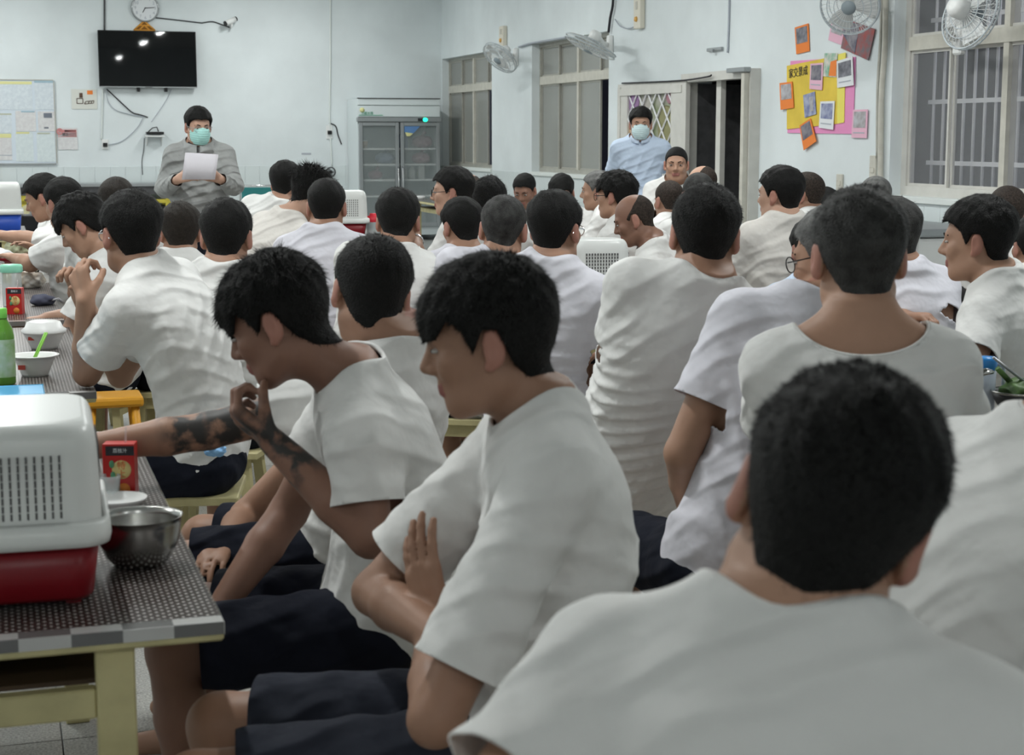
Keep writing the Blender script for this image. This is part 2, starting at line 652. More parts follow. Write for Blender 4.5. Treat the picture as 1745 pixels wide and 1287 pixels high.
# ------------------------------------------------------------------ ceiling tube lamps
mat('tube_glow', (.93, 1.0, .99), .5, emit=22.0)
n = 0
LAMP_ROWS = {-2.65: 'nearest the window wall', -6.6: 'middle of the hall', -10.6: 'along the left wall'}
LAMP_BAYS = {-2.0: ('by the TV wall', .80), -6.2: ('second from the TV wall', .90), -10.5: ('over the standing speaker', 1.0), -14.85: ('over the middle tables', 1.1),
             -19.25: ('over the near tables', 1.05), -27.6: ('behind the camera', .75)}
for x in LAMP_ROWS:
    for y in LAMP_BAYS:
        n += 1
        t = thing('ceiling_lamp', 'twin-tube ceiling lamp in the row %s, %s' % (LAMP_ROWS[x], LAMP_BAYS[y][0]), 'lamp',
                  CORNER + RD * x + TD * y + Vector((0, 0, CEIL - .45)), ANG, 'ceiling tube lamps')
        bm = BM()
        prism(bm, [(-.10, .0), (-.05, .06), (.05, .06), (.10, .0)], -.62, .62)
        obj('reflector', bm, MATS['white_plastic'], t)
        for sy in (-.5, .5):
            bm = BM(); tube(bm, [(0, sy, .06), (0, sy, .45)], .006, 6)
            obj('hanger', bm, MATS['white_plastic'], t)
        for sx in (-.045, .045):
            bm = BM(); tube(bm, [(sx, -.59, -.016), (sx, .59, -.016)], .0135, 10)
            obj('tube', bm, MATS['tube_glow'], t, smooth=True)
        L = bpy.data.lights.new('tube_light', 'AREA'); L.shape = 'RECTANGLE'; L.size = .09; L.size_y = 1.2
        L.energy = LAMP_POWER * LAMP_BAYS[y][1]; L.color = LAMP_COLOR; L.spread = math.pi
        o = bpy.data.objects.new('tube_light', L); COL.objects.link(o); o.parent = t; o.location = (0, 0, -.05)
# ================================================================== people: bodies as blended
# distance fields turned into one smooth skin, clothes grown over them
def A3(v):
    return np.array([v[0], v[1], v[2]], dtype=np.float64)


def unit(v):
    v = np.asarray(v, float)
    return v / (np.linalg.norm(v) + 1e-12)


class Prim:
    __slots__ = ('fn', 'lo', 'hi', 'k', 'op')

    def __init__(s, fn, lo, hi, k, op='u'):
        s.fn, s.lo, s.hi, s.k, s.op = fn, np.asarray(lo, float), np.asarray(hi, float), k, op


def cone(a, b, ra, rb, k=0.02, flat=None, op='u'):
    a, b = A3(a), A3(b)
    lo_, hi_ = np.minimum(a, b), np.maximum(a, b)
    ba = b - a
    L2 = float(ba @ ba) + 1e-12
    a, ba = a.tolist(), ba.tolist()
    if flat is not None:
        fn_, ff = unit(flat[0]).tolist(), flat[1] ** 2 - 1

    def fn(X, Y, Z):
        px, py, pz = X - a[0], Y - a[1], Z - a[2]
        t = np.clip((px * ba[0] + py * ba[1] + pz * ba[2]) / L2, 0, 1)
        dx, dy, dz = px - ba[0] * t, py - ba[1] * t, pz - ba[2] * t
        q = dx * dx + dy * dy + dz * dz
        if flat is not None:
            c = dx * fn_[0] + dy * fn_[1] + dz * fn_[2]
            q = q + ff * c * c
        return np.sqrt(q) - (ra + (rb - ra) * t)
    m = max(ra, rb)
    return Prim(fn, lo_ - m, hi_ + m, k, op)


def ell(c, ax, r, k=0.02, op='u'):
    """ax: three unit axes (rows), r: three radii"""
    c = A3(c)
    M = np.asarray(ax, float)
    r = np.asarray(r, float)
    cl, Ml, rl = c.tolist(), M.tolist(), r.tolist()

    def fn(X, Y, Z):
        px, py, pz = X - cl[0], Y - cl[1], Z - cl[2]
        k0 = 0
        k1 = 0
        for i in range(3):
            q = px * (Ml[i][0] / rl[i]) + py * (Ml[i][1] / rl[i]) + pz * (Ml[i][2] / rl[i])
            q = q * q
            k0 = k0 + q
            k1 = k1 + q * (1 / rl[i] ** 2)
        k0 = np.sqrt(k0)
        return k0 * (k0 - 1) / (np.sqrt(k1) + 1e-6)
    e = np.sqrt(((M * r[:, None]) ** 2).sum(0))
    return Prim(fn, c - e, c + e, k, op)


TW = np.array([-0.20, -0.10, 0.0, 0.20, 0.42, 0.62, 0.78, 0.87, 0.93, 0.985, 1.04, 1.12])
TA = np.array([0.120, 0.155, 0.166, 0.154, 0.150, 0.164, 0.176, 0.168, 0.132, 0.088, 0.066, 0.058])
TB = np.array([0.085, 0.108, 0.116, 0.110, 0.106, 0.112, 0.110, 0.098, 0.084, 0.070, 0.062, 0.058])


def torso(O, U, Rt, Fd, L, inf=0.0, slouch=0.03, fat=1.0, lo=-0.2, hi=1.08, k=0.03, fold=None, loose=0.0):
    O_, U_, O, U, Rt, Fd = A3(O), A3(U), A3(O).tolist(), A3(U).tolist(), A3(Rt).tolist(), A3(Fd).tolist()

    def fn(X, Y, Z):
        px, py, pz = X - O[0], Y - O[1], Z - O[2]
        z = px * U[0] + py * U[1] + pz * U[2]
        w = z / L
        x = px * Rt[0] + py * Rt[1] + pz * Rt[2]
        y = px * Fd[0] + py * Fd[1] + pz * Fd[2]
        y = y + slouch * 4 * np.clip(w, -.2, 1) * (1 - np.clip(w, -.2, 1))
        wc = np.clip(w, -.2, 1.12)
        lz = loose * np.clip(1.0 - wc * 1.3, 0, 1)
        a = np.interp(wc, TW, TA * fat).astype(np.float32) + inf + lz
        b = np.interp(wc, TW, TB * fat).astype(np.float32) + inf + lz * 1.1
        n = 2.3
        rad = ((np.abs(x) / a) ** n + (np.abs(y) / b) ** n) ** (1 / n)
        ln = np.sqrt(x * x + y * y)
        d = ln * (1 - 1 / np.maximum(rad, 1e-3))
        d = np.where(ln < 1e-4, -b, d)
        if fold is not None:
            amp, ang, lam, sd = fold
            amp = amp * 2.0
            lam = lam * .85
            c_, s_ = math.cos(ang), math.sin(ang)
            ph = (x * c_ + z * s_) * (2 * math.pi / lam)
            wp = 1.3 * np.sin(9 * z + sd) + 1.0 * np.sin(12 * x + 2 * sd) + 0.9 * np.sin(15 * y + 3 * sd)
            rg = np.clip(np.sin(ph + wp), 0, 1) ** 1.6
            mk = 0.25 + 0.75 * np.clip(0.5 + 0.6 * np.sin(6 * z + 8 * x + 1.7 * sd), 0, 1)
            mk = mk * np.clip((0.95 - w) * 3, 0.15, 1)
            c2_, s2_ = math.cos(ang + .75), math.sin(ang + .75)
            r2 = np.clip(np.sin((x * c2_ + z * s2_) * (2 * math.pi / (lam * 1.7)) + 1.6 * np.sin(7 * x - 5 * z + 2.2 * sd) + 1.2 * np.sin(13 * y + sd)), 0, 1) ** 2
            m2 = np.clip(.5 + .7 * np.sin(5 * x - 7 * z + 2.9 * sd), 0, 1)
            d = d - amp * rg * mk - amp * .7 * r2 * m2 * np.clip((0.95 - w) * 3, 0.15, 1)
        d = np.maximum(d, (lo - w) * L)
        d = np.maximum(d, (w - hi) * L)
        return d * 0.9
    m = 0.24 * fat + inf + loose
    a, b = O_ + U_ * (lo * L), O_ + U_ * (hi * L)
    return Prim(fn, np.minimum(a, b) - m, np.maximum(a, b) + m, k)


def smin(c, d, k):
    if k <= 0:
        return np.minimum(c, d)
    hh = np.clip(0.5 + 0.5 * (c - d) / k, 0, 1)
    return c * (1 - hh) + d * hh - k * hh * (1 - hh)


class Grid:
    def __init__(s, lo, hi, h):
        s.h = h
        s.lo = np.asarray(lo, float)
        s.n = (np.ceil((np.asarray(hi, float) - s.lo) / h).astype(int) + 2)
        s.ax = [(s.lo[i] + h * np.arange(s.n[i])).astype(np.float32) for i in range(3)]
        s.v = np.full(s.n, 0.25, np.float32)

    def run(s, prims):
        for p in prims:
            mg = p.k + 2.5 * s.h
            i0 = np.maximum(0, np.floor((p.lo - mg - s.lo) / s.h).astype(int))
            i1 = np.minimum(s.n, np.ceil((p.hi + mg - s.lo) / s.h).astype(int) + 1)
            if np.any(i1 <= i0):
                continue
            sl = tuple(slice(a, b) for a, b in zip(i0, i1))
            X = s.ax[0][sl[0]][:, None, None]
            Y = s.ax[1][sl[1]][None, :, None]
            Z = s.ax[2][sl[2]][None, None, :]
            d = p.fn(X, Y, Z)
            c = s.v[sl]
            if p.op == 'u':
                s.v[sl] = smin(c, d, p.k)
            elif p.op == 's':                       # carve away
                s.v[sl] = -smin(-c, d, p.k)
            else:                                   # keep only inside
                s.v[sl] = np.maximum(c, d)
        return s

    def surf(s):
        F_ = s.v
        S = F_ < 0
        n0, n1, n2 = F_.shape
        cnt = np.zeros((n0 - 1, n1 - 1, n2 - 1), np.uint8)
        cor = [(i, j, k) for i in (0, 1) for j in (0, 1) for k in (0, 1)]
        for i, j, k in cor:
            cnt += S[i:n0 - 1 + i, j:n1 - 1 + j, k:n2 - 1 + k]
        act = (cnt > 0) & (cnt < 8)
        I = np.argwhere(act)
        if len(I) == 0:
            return np.zeros((0, 3)), np.zeros((0, 4), int)
        idx = np.full(act.shape, -1, np.int32)
        idx[act] = np.arange(len(I))
        acc = np.zeros((len(I), 3))
        num = np.zeros(len(I))
        for a in range(3):
            for o1 in (0, 1):
                for o2 in (0, 1):
                    off = [0, 0, 0]
                    off[(a + 1) % 3], off[(a + 2) % 3] = o1, o2
                    A_ = I + off
                    B_ = A_.copy()
                    B_[:, a] += 1
                    fa = F_[A_[:, 0], A_[:, 1], A_[:, 2]].astype(float)
                    fb = F_[B_[:, 0], B_[:, 1], B_[:, 2]].astype(float)
                    m = (fa < 0) != (fb < 0)
                    t = np.where(m, fa / np.where(m, fa - fb, 1), 0)
                    p = np.array(off, float)[None, :].repeat(len(I), 0)
                    p[:, a] += t
                    acc[m] += p[m]
                    num[m] += 1
        V = s.lo + (I + acc / num[:, None]) * s.h
        Q = []
        for a in range(3):
            b, c = (a + 1) % 3, (a + 2) % 3
            sl0 = [slice(None)] * 3
            sl1 = [slice(None)] * 3
            sl0[a], sl1[a] = slice(0, -1), slice(1, None)
            for ax_ in (b, c):
                sl0[ax_] = slice(1, -1)
                sl1[ax_] = slice(1, -1)
            s0, s1 = S[tuple(sl0)], S[tuple(sl1)]
            for flip in (False, True):
                E = np.argwhere(s0 & ~s1 if not flip else ~s0 & s1)
                if len(E) == 0:
                    continue
                E[:, b] += 1
                E[:, c] += 1
                q = []
                for db, dc in ((-1, -1), (0, -1), (0, 0), (-1, 0)):
                    e = E.copy()
                    e[:, b] += db
                    e[:, c] += dc
                    q.append(idx[e[:, 0], e[:, 1], e[:, 2]])
                q = np.stack(q, 1)
                if flip:
                    q = q[:, ::-1]
                Q.append(q)
        Q = np.concatenate(Q)
        return V, Q


def evalp(prims, V):
    d = np.full(len(V), 0.25)
    X, Y, Z = V[:, 0], V[:, 1], V[:, 2]
    for p in prims:
        q = p.fn(X, Y, Z)
        d = smin(d, q, p.k) if p.op == 'u' else (-smin(-d, q, p.k) if p.op == 's' else np.maximum(d, q))
    return d


def np_mesh(name, V, Q, mats, mi=None, origin=(0, 0, 0), smooth=True, T3=None):
    """quads Q, optional extra triangles T3 (index array into V)"""
    V = np.asarray(V, float) - A3(origin)
    me = bpy.data.meshes.new(name)
    used = np.unique(np.concatenate([Q.ravel(), T3.ravel()]) if T3 is not None and len(T3) else Q.ravel())
    mp = np.full(len(V), -1, np.int64)
    mp[used] = np.arange(len(used))
    V = V[used]
    Q = mp[Q]
    loops = Q.ravel()
    starts = np.arange(len(Q)) * 4
    tot = np.full(len(Q), 4)
    if T3 is not None and len(T3):
        T3 = mp[T3]
        starts = np.concatenate([starts, len(loops) + np.arange(len(T3)) * 3])
        tot = np.concatenate([tot, np.full(len(T3), 3)])
        loops = np.concatenate([loops, T3.ravel()])
    me.vertices.add(len(V))
    me.vertices.foreach_set('co', V.astype(np.float32).ravel())
    me.loops.add(len(loops))
    me.loops.foreach_set('vertex_index', loops.astype(np.int32))
    me.polygons.add(len(starts))
    me.polygons.foreach_set('loop_start', starts.astype(np.int32))
    me.polygons.foreach_set('loop_total', tot.astype(np.int32))
    me.polygons.foreach_set('use_smooth', np.full(len(starts), smooth))
    for m in mats:
        me.materials.append(m)
    if mi is not None:
        me.polygons.foreach_set('material_index', mi.astype(np.int32))
    me.update(calc_edges=True)
    me.validate()
    return me


def relax(V, Q, it=1, lam=0.5):
    """a little smoothing; open borders are drawn along themselves"""
    E = np.concatenate([Q[:, [0, 1]], Q[:, [1, 2]], Q[:, [2, 3]], Q[:, [3, 0]]])
    E = np.sort(E, 1)
    U_, c = np.unique(E, axis=0, return_counts=True)
    bd = np.zeros(len(V), bool)
    be = U_[c == 1]
    bd[be.ravel()] = True
    for _ in range(it):
        S_ = np.zeros_like(V)
        n = np.zeros(len(V))
        for a, b in ((0, 1), (1, 0)):
            e = U_[~bd[U_[:, a]]]
            np.add.at(S_, e[:, a], V[e[:, b]])
            np.add.at(n, e[:, a], 1)
            e = be
            np.add.at(S_, e[:, a], V[e[:, b]])
            np.add.at(n, e[:, a], 1)
        ok = n > 0
        V = V.copy()
        V[ok] += lam * (S_[ok] / n[ok][:, None] - V[ok])
    return V


def clip(V, Q, T3, g):
    """keep the part of the surface where g > 0, cutting faces cleanly along g = 0"""
    T3 = np.zeros((0, 3), int) if T3 is None else T3
    gv = g(V)
    s4, s3 = gv[Q] > 0, gv[T3] > 0
    new, made, nt = [], {}, []
    n0 = len(V)

    def cut(a, b):
        k = (a, b) if a < b else (b, a)
        if k not in made:
            t = gv[a] / (gv[a] - gv[b])
            made[k] = n0 + len(new)
            new.append(V[a] + (V[b] - V[a]) * t)
        return made[k]
    for fs, ss in ((Q, s4), (T3, s3)):
        mix = ss.any(1) & ~ss.all(1)
        for f in fs[mix].tolist():
            poly = []
            for i, a in enumerate(f):
                b = f[(i + 1) % len(f)]
                if gv[a] > 0:
                    poly.append(a)
                if (gv[a] > 0) != (gv[b] > 0):
                    poly.append(cut(a, b))
            for i in range(1, len(poly) - 1):
                nt.append((poly[0], poly[i], poly[i + 1]))
    T3 = T3[s3.all(1)]
    if nt:
        T3 = np.concatenate([T3, np.array(nt, int)])
    if new:
        V = np.concatenate([V, np.array(new)])
    return V, Q[s4.all(1)], T3


# ------------------------------------------------------------------ frames
def head_axes(yaw, pitch, roll):
    a, p, r = math.radians(yaw), math.radians(pitch), math.radians(roll)
    fw = np.array([math.sin(a) * math.cos(p), math.cos(a) * math.cos(p), -math.sin(p)])
    rt = np.array([math.cos(a), -math.sin(a), 0.0])
    up = np.cross(rt, fw)
    rt2 = rt * math.cos(r) - up * math.sin(r)
    up2 = np.cross(rt2, fw)
    return np.stack([rt2, fw, up2])


def head_prims(H, M, ear=1.0, face=True):
    def q(x, y, z):
        return H + M[0] * x + M[1] * y + M[2] * z
    R = [ell(q(0, -.012, .028), M, (.074, .094, .086), .0),
         ell(q(0, .022, -.042), M, (.060, .068, .072), .035),
         cone(q(-.014, .064, -.098), q(.014, .064, -.098), .018, .018, .03),
         cone(q(-.045, .0, -.062), q(-.036, .04, -.085), .020, .018, .03),
         cone(q(.045, .0, -.062), q(.036, .04, -.085), .020, .018, .03)]
    if face:
        R += [cone(q(-.034, .074, .020), q(.034, .074, .020), .013, .013, .018),
              cone(q(-.045, .062, -.020), q(-.04, .066, -.03), .016, .014, .02),
              cone(q(.045, .062, -.020), q(.04, .066, -.03), .016, .014, .02),
              ell(q(.032, .094, .001), M, (.015, .011, .010), .012, 's'),
              ell(q(-.032, .094, .001), M, (.015, .011, .010), .012, 's'),
              cone(q(0, .084, .010), q(0, .104, -.026), .007, .0105, .012),
              cone(q(-.011, .094, -.031), q(.011, .094, -.031), .0085, .0085, .008),
              cone(q(-.018, .086, -.0585), q(.018, .086, -.0585), .0055, .0055, .006),
              cone(q(-.015, .085, -.0685), q(.015, .085, -.0685), .0065, .0065, .006)]
    for sx in (-1, 1):
        ax = np.stack([unit(M[0] * 1.0 - M[1] * .35 * sx), unit(M[1] + M[0] * .35 * sx), M[2]])
        e = ear
        R += [ell(q(sx * .081, -.012, -.008), ax, (.0095 * e, .0185 * e, .031 * e), .008),
              cone(q(sx * .078, .000, -.036), q(sx * .078, -.006, -.028), .009, .009, .008),
              ell(q(sx * .093, -.006, -.004), ax, (.006, .011, .018), .006, 's')]
    return R


HAIR = {   # thickness on top / sides, front hairline, nape, tuft height, strands
    'crop':   dict(top=.020, side=.009, fringe=.062, nape=-.082, amp=.0025, st=.0095),
    'short':  dict(top=.014, side=.006, fringe=.068, nape=-.075, amp=.0015, st=.008),
    'buzz':   dict(top=.006, side=.0035, fringe=.066, nape=-.072, amp=.0006, st=.004),
    'mop':    dict(top=.030, side=.018, fringe=.022, nape=-.082, amp=.005, st=.022),
    'bowl':   dict(top=.028, side=.017, fringe=.020, nape=-.085, amp=.0028, st=.016),
    'fringe': dict(top=.027, side=.014, fringe=.004, nape=-.078, amp=.004, st=.020),
    'spiky':  dict(top=.030, side=.010, fringe=.05, nape=-.07, amp=.007, st=.035),
    'bald':   dict(top=.0022, side=.0035, fringe=.09, nape=-.06, amp=.0005, st=.003, zmax=.052),
    'thin':   dict(top=.0035, side=.005, fringe=.085, nape=-.06, amp=.0008, st=.004),
}


def hair_mesh(name, H, M, st, h, m, origin, seed, strands, hgt=1.0, nkf=None):
    S = HAIR[st]
    c = H + M[1] * -.012 + M[2] * .028

    def loc(X, Y, Z):
        px, py, pz = X - H[0], Y - H[1], Z - H[2]
        return [px * M[i][0] + py * M[i][1] + pz * M[i][2] for i in range(3)]
    cr = ell(c, M, (.074, .094, .086)).fn
    rnd = np.random.RandomState(seed)
    ph = rnd.rand(8) * 6.28

    def fn(X, Y, Z):
        x, y, z = loc(X, Y, Z)
        d = cr(X, Y, Z)
        if nkf is not None:
            d = smin(d, nkf(X, Y, Z) + .03 * np.clip((y + .03) * 30, 0, 1), .028)
        t = np.clip((z + .01) / .085, 0, 1)
        t = t * t * (3 - 2 * t)
        th = S['side'] + (S['top'] * hgt - S['side']) * t
        tb = np.clip((z - S['nape']) / .055, 0, 1)
        th = th * (0.12 + 0.88 * tb)
        nz = (np.sin(70 * x + 31 * y + ph[0]) * np.sin(64 * y - 25 * z + ph[1]) * np.sin(58 * z + 20 * x + ph[2])
              + 0.6 * np.sin(150 * x + 90 * z + ph[3]) * np.sin(140 * y + ph[4]))
        d = d - th - S['amp'] * nz * (0.3 + t)
        zc = np.interp(y, [-.13, -.06, -.036, -.022, .0, .022, .034, .05, .075, .12],
                       [S['nape'], S['nape'], -.05, .02, .024, .0 - .012, .03, .048, S['fringe'], S['fringe'] - .012])
        bk = np.clip((-y - .02) * 25, 0, 1)
        zc = zc + bk * (-.016 + .040 * np.clip(np.abs(x) / .06, 0, 1) ** 2)
        w = .004 * np.sin(90 * x + ph[5]) + .004 * np.sin(170 * x + ph[6])
        if st in ('mop', 'fringe', 'spiky'):
            zc = zc + w * np.clip((y - .04) * 40, 0, 1)
        d = np.maximum(d, (zc - z) * .85)
        if 'zmax' in S:
            d = np.maximum(d, (z - S['zmax'] + .9 * (y + .01)) * .7)
        return d
    g = Grid(H - np.array([.155, .155, .165]), H + .155, h)
    g.run([Prim(fn, H - .16, H + .15, 0.0)])
    V, Q = g.surf()
    if len(Q) == 0:
        return None
    V = relax(V, Q, 1, .4)
    T3 = None
    if strands:
        fn_ = V[Q[:, 1]] - V[Q[:, 0]]
        gn = np.cross(fn_, V[Q[:, 3]] - V[Q[:, 0]])
        gn = gn / (np.linalg.norm(gn, axis=1)[:, None] + 1e-9)
        cen = V[Q].mean(1)
        out = ((cen - c) * gn).sum(1) > .02
        ids = np.where(out)[0]
        ids = ids[rnd.randint(0, len(ids), strands)]
        uv = rnd.rand(strands, 2)[:, :, None]
        p = (V[Q[ids, 0]] * (1 - uv[:, 0]) + V[Q[ids, 1]] * uv[:, 0]) * (1 - uv[:, 1]) + \
            (V[Q[ids, 3]] * (1 - uv[:, 0]) + V[Q[ids, 2]] * uv[:, 0]) * uv[:, 1]
        nn = gn[ids]
        crown = c + M[2] * .09 - M[1] * .05
        fl = p - crown
        fl = fl - nn * (fl * nn).sum(1)[:, None]
        fl = fl / (np.linalg.norm(fl, axis=1)[:, None] + 1e-9)
        d = fl + nn * (.45 if st != 'spiky' else .9) + rnd.randn(strands, 3) * .25
        d = d / np.linalg.norm(d, axis=1)[:, None]
        zl = ((p - H) * M[2]).sum(1)
        ln = S['st'] * (.45 + .8 * rnd.rand(strands)) * np.where(zl > .04, 1.0, .55)
        side = np.cross(d, nn)
        side = side / (np.linalg.norm(side, axis=1)[:, None] + 1e-9) * .0011
        b0 = p - nn * .002 - side
        b1 = p - nn * .002 + side
        tip = p + d * ln[:, None]
        o = len(V)
        V = np.concatenate([V, b0, b1, tip])
        k = np.arange(strands)
        T3 = np.stack([o + k, o + strands + k, o + 2 * strands + k], 1)
    return np_mesh(name, V, Q, [m], origin=origin, T3=T3)


def hand_prims(Wp, d, n, side, curl, spread=0.0, s=1.0, thumb=0.35):
    """Wp wrist, d finger direction, n palm normal (out of the palm), side: 1 = thumb on d x n side"""
    d = unit(d)
    n = unit(n - d * (np.asarray(n) @ d))
    x = np.cross(d, n) * side            # towards the thumb
    R = []

    def q(a, b, c):                      # across, along, palm-ward
        return Wp + (x * a + d * b + n * c) * s
    R.append(cone(q(.012, .012, 0), q(.020, .078, 0), .021 * s, .017 * s, .012, flat=(n, 1.25)))
    R.append(cone(q(-.010, .012, 0), q(-.022, .074, 0), .020 * s, .016 * s, .012, flat=(n, 1.25)))
    base = [(.029, .086, .0), (.010, .092, -.002), (-.010, .089, -.001), (-.028, .080, .001)]
    lens = [.072, .080, .074, .058]
    if not isinstance(curl, (list, tuple)):
        curl = [curl] * 4
    for i in range(4):
        a, b, c = base[i]
        p = np.array([a, b, c], float)
        ang = 0.0
        sp = (1.5 - i) * spread
        r = [.0092, .0082, .0076, .0066][0:4]
        R.append(cone(q(a * .7, .05, -.001), q(*p), .010 * s, .0098 * s, .008))
        for j, fr in enumerate((.46, .30, .24)):
            ang += curl[i] * (.8 if j == 0 else 1.0)
            v = np.array([math.sin(sp), math.cos(sp) * math.cos(ang), math.sin(ang)])
            p2 = p + v * lens[i] * fr * 1.05
            R.append(cone(q(*p), q(*p2), r[j] * s, r[j + 1] * s, .003))
            p = p2
    t0 = np.array([.022, .018, .006])
    v1 = unit([.80, .62, .25 + thumb])
    v2 = unit([.45, .85, .25 + thumb * 1.4])
    v3 = unit([.25, .9, .3 + thumb * 1.6])
    if thumb > .7:                       # folded across the fist
        v1, v2, v3 = unit([.55, .70, .55]), unit([-.05, .70, .75]), unit([-.45, .45, .75])
    t1 = t0 + v1 * .042
    t2 = t1 + v2 * .034
    t3 = t2 + v3 * .026
    R.append(cone(q(*t0), q(*t1), .016 * s, .0115 * s, .012))
    R.append(cone(q(*t1), q(*t2), .011 * s, .0098 * s, .004))
    R.append(cone(q(*t2), q(*t3), .0098 * s, .0078 * s, .003))
    return R


PEOPLE = {}
STOOL_Z = 0.43


def person(key, label, u, v, Y, a, ha=None, hp=8, hr=0, nf=.05, hip=None, hipz=None, arms=None, hair='crop',
           hairm=None, skin='skin_a', shirt='shirt', h=.011, fold=None, slouch=.035, fat=1.0,
           neck=(.088, .092, .060), glasses=None, mask=None, face=True, standing=False, strands=0, ear=1.0,
           la=None, sleeve=.62, size=1.0, hands='mitt', group='seated men in white shirts', shirt_name='t_shirt',
           trousers='navy', nz=.243, hem=-.13, loose=.012, cat='person', legs=True, hgt=1.0, tilt=0.0, seat=True, ndx=0.0,
           sh=1.0, knee=None, fine=None, thigh=.40, long_sleeve=False, tattoo=None, nco=(.030, .030)):
    seed = sum(ord(c) * (i + 3) for i, c in enumerate(key)) % 9973
    ha = a if ha is None else ha
    if fold is None:
        fold = (.0045, 1.1 + (seed % 17) / 17.0 * 1.1, .06 + (seed % 7) * .004)
    top = A3(P(u, v, Y))
    M = head_axes(ha, hp, hr)
    H = top + np.array([0, 0, -.128])
    fa = math.radians(a)
    fw0 = np.array([math.sin(fa), math.cos(fa), 0.0])
    rt0 = np.array([math.cos(fa), -math.sin(fa), 0.0])
    N = H + np.array([0, 0, -(nz - .128)]) - fw0 * nf + rt0 * ndx
    pz = hipz if hipz is not None else (.93 if standing else STOOL_Z + .095)
    if hip is None:
        Pv = N - fw0 * (.10 if not standing else .0) + rt0 * tilt
    else:
        Pv = A3(P(hip[0], 700, hip[1]))
    Pv = np.array([Pv[0], Pv[1], pz])
    U = unit(N - Pv)
    L = float(np.linalg.norm(N - Pv))
    Rt = unit(rt0 - U * (rt0 @ U))
    Fd = np.cross(U, Rt)
    lf = math.radians(a if la is None else la)
    lfw = np.array([math.sin(lf), math.cos(lf), 0.0])
    lrt = np.array([math.cos(lf), -math.sin(lf), 0.0])
    hw = .5 * .40 * sh
    prims = [torso(Pv, U, Rt, Fd, L, inf=-.012, slouch=slouch, fat=fat)]
    cloth = [torso(Pv, U, Rt, Fd, L, inf=.004, slouch=slouch, fat=fat, lo=hem - .06, hi=1.06, loose=loose,
                   fold=(fold[0], fold[1], fold[2], (seed % 63) / 10.0))]
    caps = []
    J = {}
    for s, nm in ((1, 'R'), (-1, 'L')):
        S = N - U * .070 + Rt * (s * hw * .82) - Fd * .005
        tz0 = N + U * .004 + Rt * (s * .045) - Fd * .012
        if arms and nm in arms:
            A_ = arms[nm]
            E, Wr = A3(A_[0]), A3(A_[1])
            opt = A_[2] if len(A_) > 2 else {}
        elif standing:
            E = S - np.array([0, 0, .27]) + Rt * (s * .05) - Fd * .02
            Wr = E - np.array([0, 0, .24]) + Fd * .06
            opt = {}
        else:
            E = S - np.array([0, 0, .235]) + Rt * (s * .04) + fw0 * .12
            Wr = E + fw0 * .20 - Rt * (s * .09) + np.array([0, 0, .0])
            opt = {}
        J[nm] = (S, E, Wr, opt)
        ab = E - S
        prims += [cone(tz0, S, .040, .046, .045), cone(S, E, .049 * fat, .0405, .04), cone(E, E + (Wr - E) * .35, .0405, .0415, .012),
                  cone(E + (Wr - E) * .35, Wr, .0415, .027, .01)]
        cloth.append(cone(tz0 - U * .008, S, .050, .056, .05))
        ts = .98 if long_sleeve else sleeve
        e2 = S + ab * ts
        ax = unit(ab)

        def sl(X, Y_, Z, S=S.tolist(), e2=(e2 + ax * .03).tolist(), ax=ax.tolist(), f_=cone(S, e2 + ax * .08, .056 * fat, .078 if not long_sleeve else .06, 0).fn):
            pl = (X - e2[0]) * ax[0] + (Y_ - e2[1]) * ax[1] + (Z - e2[2]) * ax[2]
            d = f_(X, Y_, Z)
            px, py, pz_ = X - S[0], Y_ - S[1], Z - S[2]
            wr = np.sin(70 * px + 55 * pz_ + seed) * np.sin(48 * py - 62 * pz_ + 1.3 * seed)
            return np.maximum(d - .0035 * wr, pl)
        cloth.append(Prim(sl, np.minimum(S, e2) - .13, np.maximum(S, e2) + .13, .045))
        if long_sleeve:
            e3 = E + (Wr - E) * .93
            ax3 = unit(Wr - E)

            def sl2(X, Y_, Z, e3=(e3 + ax3 * .03).tolist(), ax3=ax3.tolist(), f_=cone(E, e3 + ax3 * .05, .058, .036, 0).fn):
                pl = (X - e3[0]) * ax3[0] + (Y_ - e3[1]) * ax3[1] + (Z - e3[2]) * ax3[2]
                wr = np.sin(75 * X + 66 * Z + seed) * np.sin(70 * Y_ - 52 * Z + 1.3 * seed)
                return np.maximum(f_(X, Y_, Z) - .005 * wr, pl)
            cloth.append(Prim(sl2, np.minimum(E, e3) - .1, np.maximum(E, e3) + .1, .03))
            caps.append((e3, ax3))
        else:
            caps.append((e2, ax))
    # neck and head
    nb = H - M[1] * .028 - M[2] * .062
    prims += [cone(nb, N - U * .015 - Fd * .004, .050, .060, .028)]
    neck_fn = prims[-1].fn
    prims += head_prims(H, M, ear, face)
    # legs
    wear = []
    lcaps = []
    wear.append(ell(Pv + np.array([0, 0, -.015]), np.stack([lrt, lfw, [0, 0, 1.0]]), (.172 * fat, .130 * fat, .105), .03))
    for s in (-1, 1):
        hj = Pv + lrt * (s * .088) + np.array([0, 0, -.025])
        if standing:
            K = hj + lrt * (s * .01) - np.array([0, 0, .42])
            An = np.array([K[0], K[1], .09])
        else:
            K = hj + lfw * thigh + lrt * (s * .05)
            K[2] = .485
            if knee:
                K = A3(knee[0 if s < 0 else 1])
            An = np.array([K[0], K[1], .08]) - lfw * .03
        prims += [cone(hj, K, .082, .056, .03)]
        if legs:
            prims += [cone(K, K + (An - K) * .35, .054, .052, .02),
                      cone(K + (An - K) * .35, An, .052, .036, .02),
                      cone(An - np.array([0, 0, .025]), An + lfw * .16 - np.array([0, 0, .05]), .036, .026, .02)]
        ax = unit(K - hj)
        tl = .99 if standing else .87
        ke = hj + (K - hj) * tl
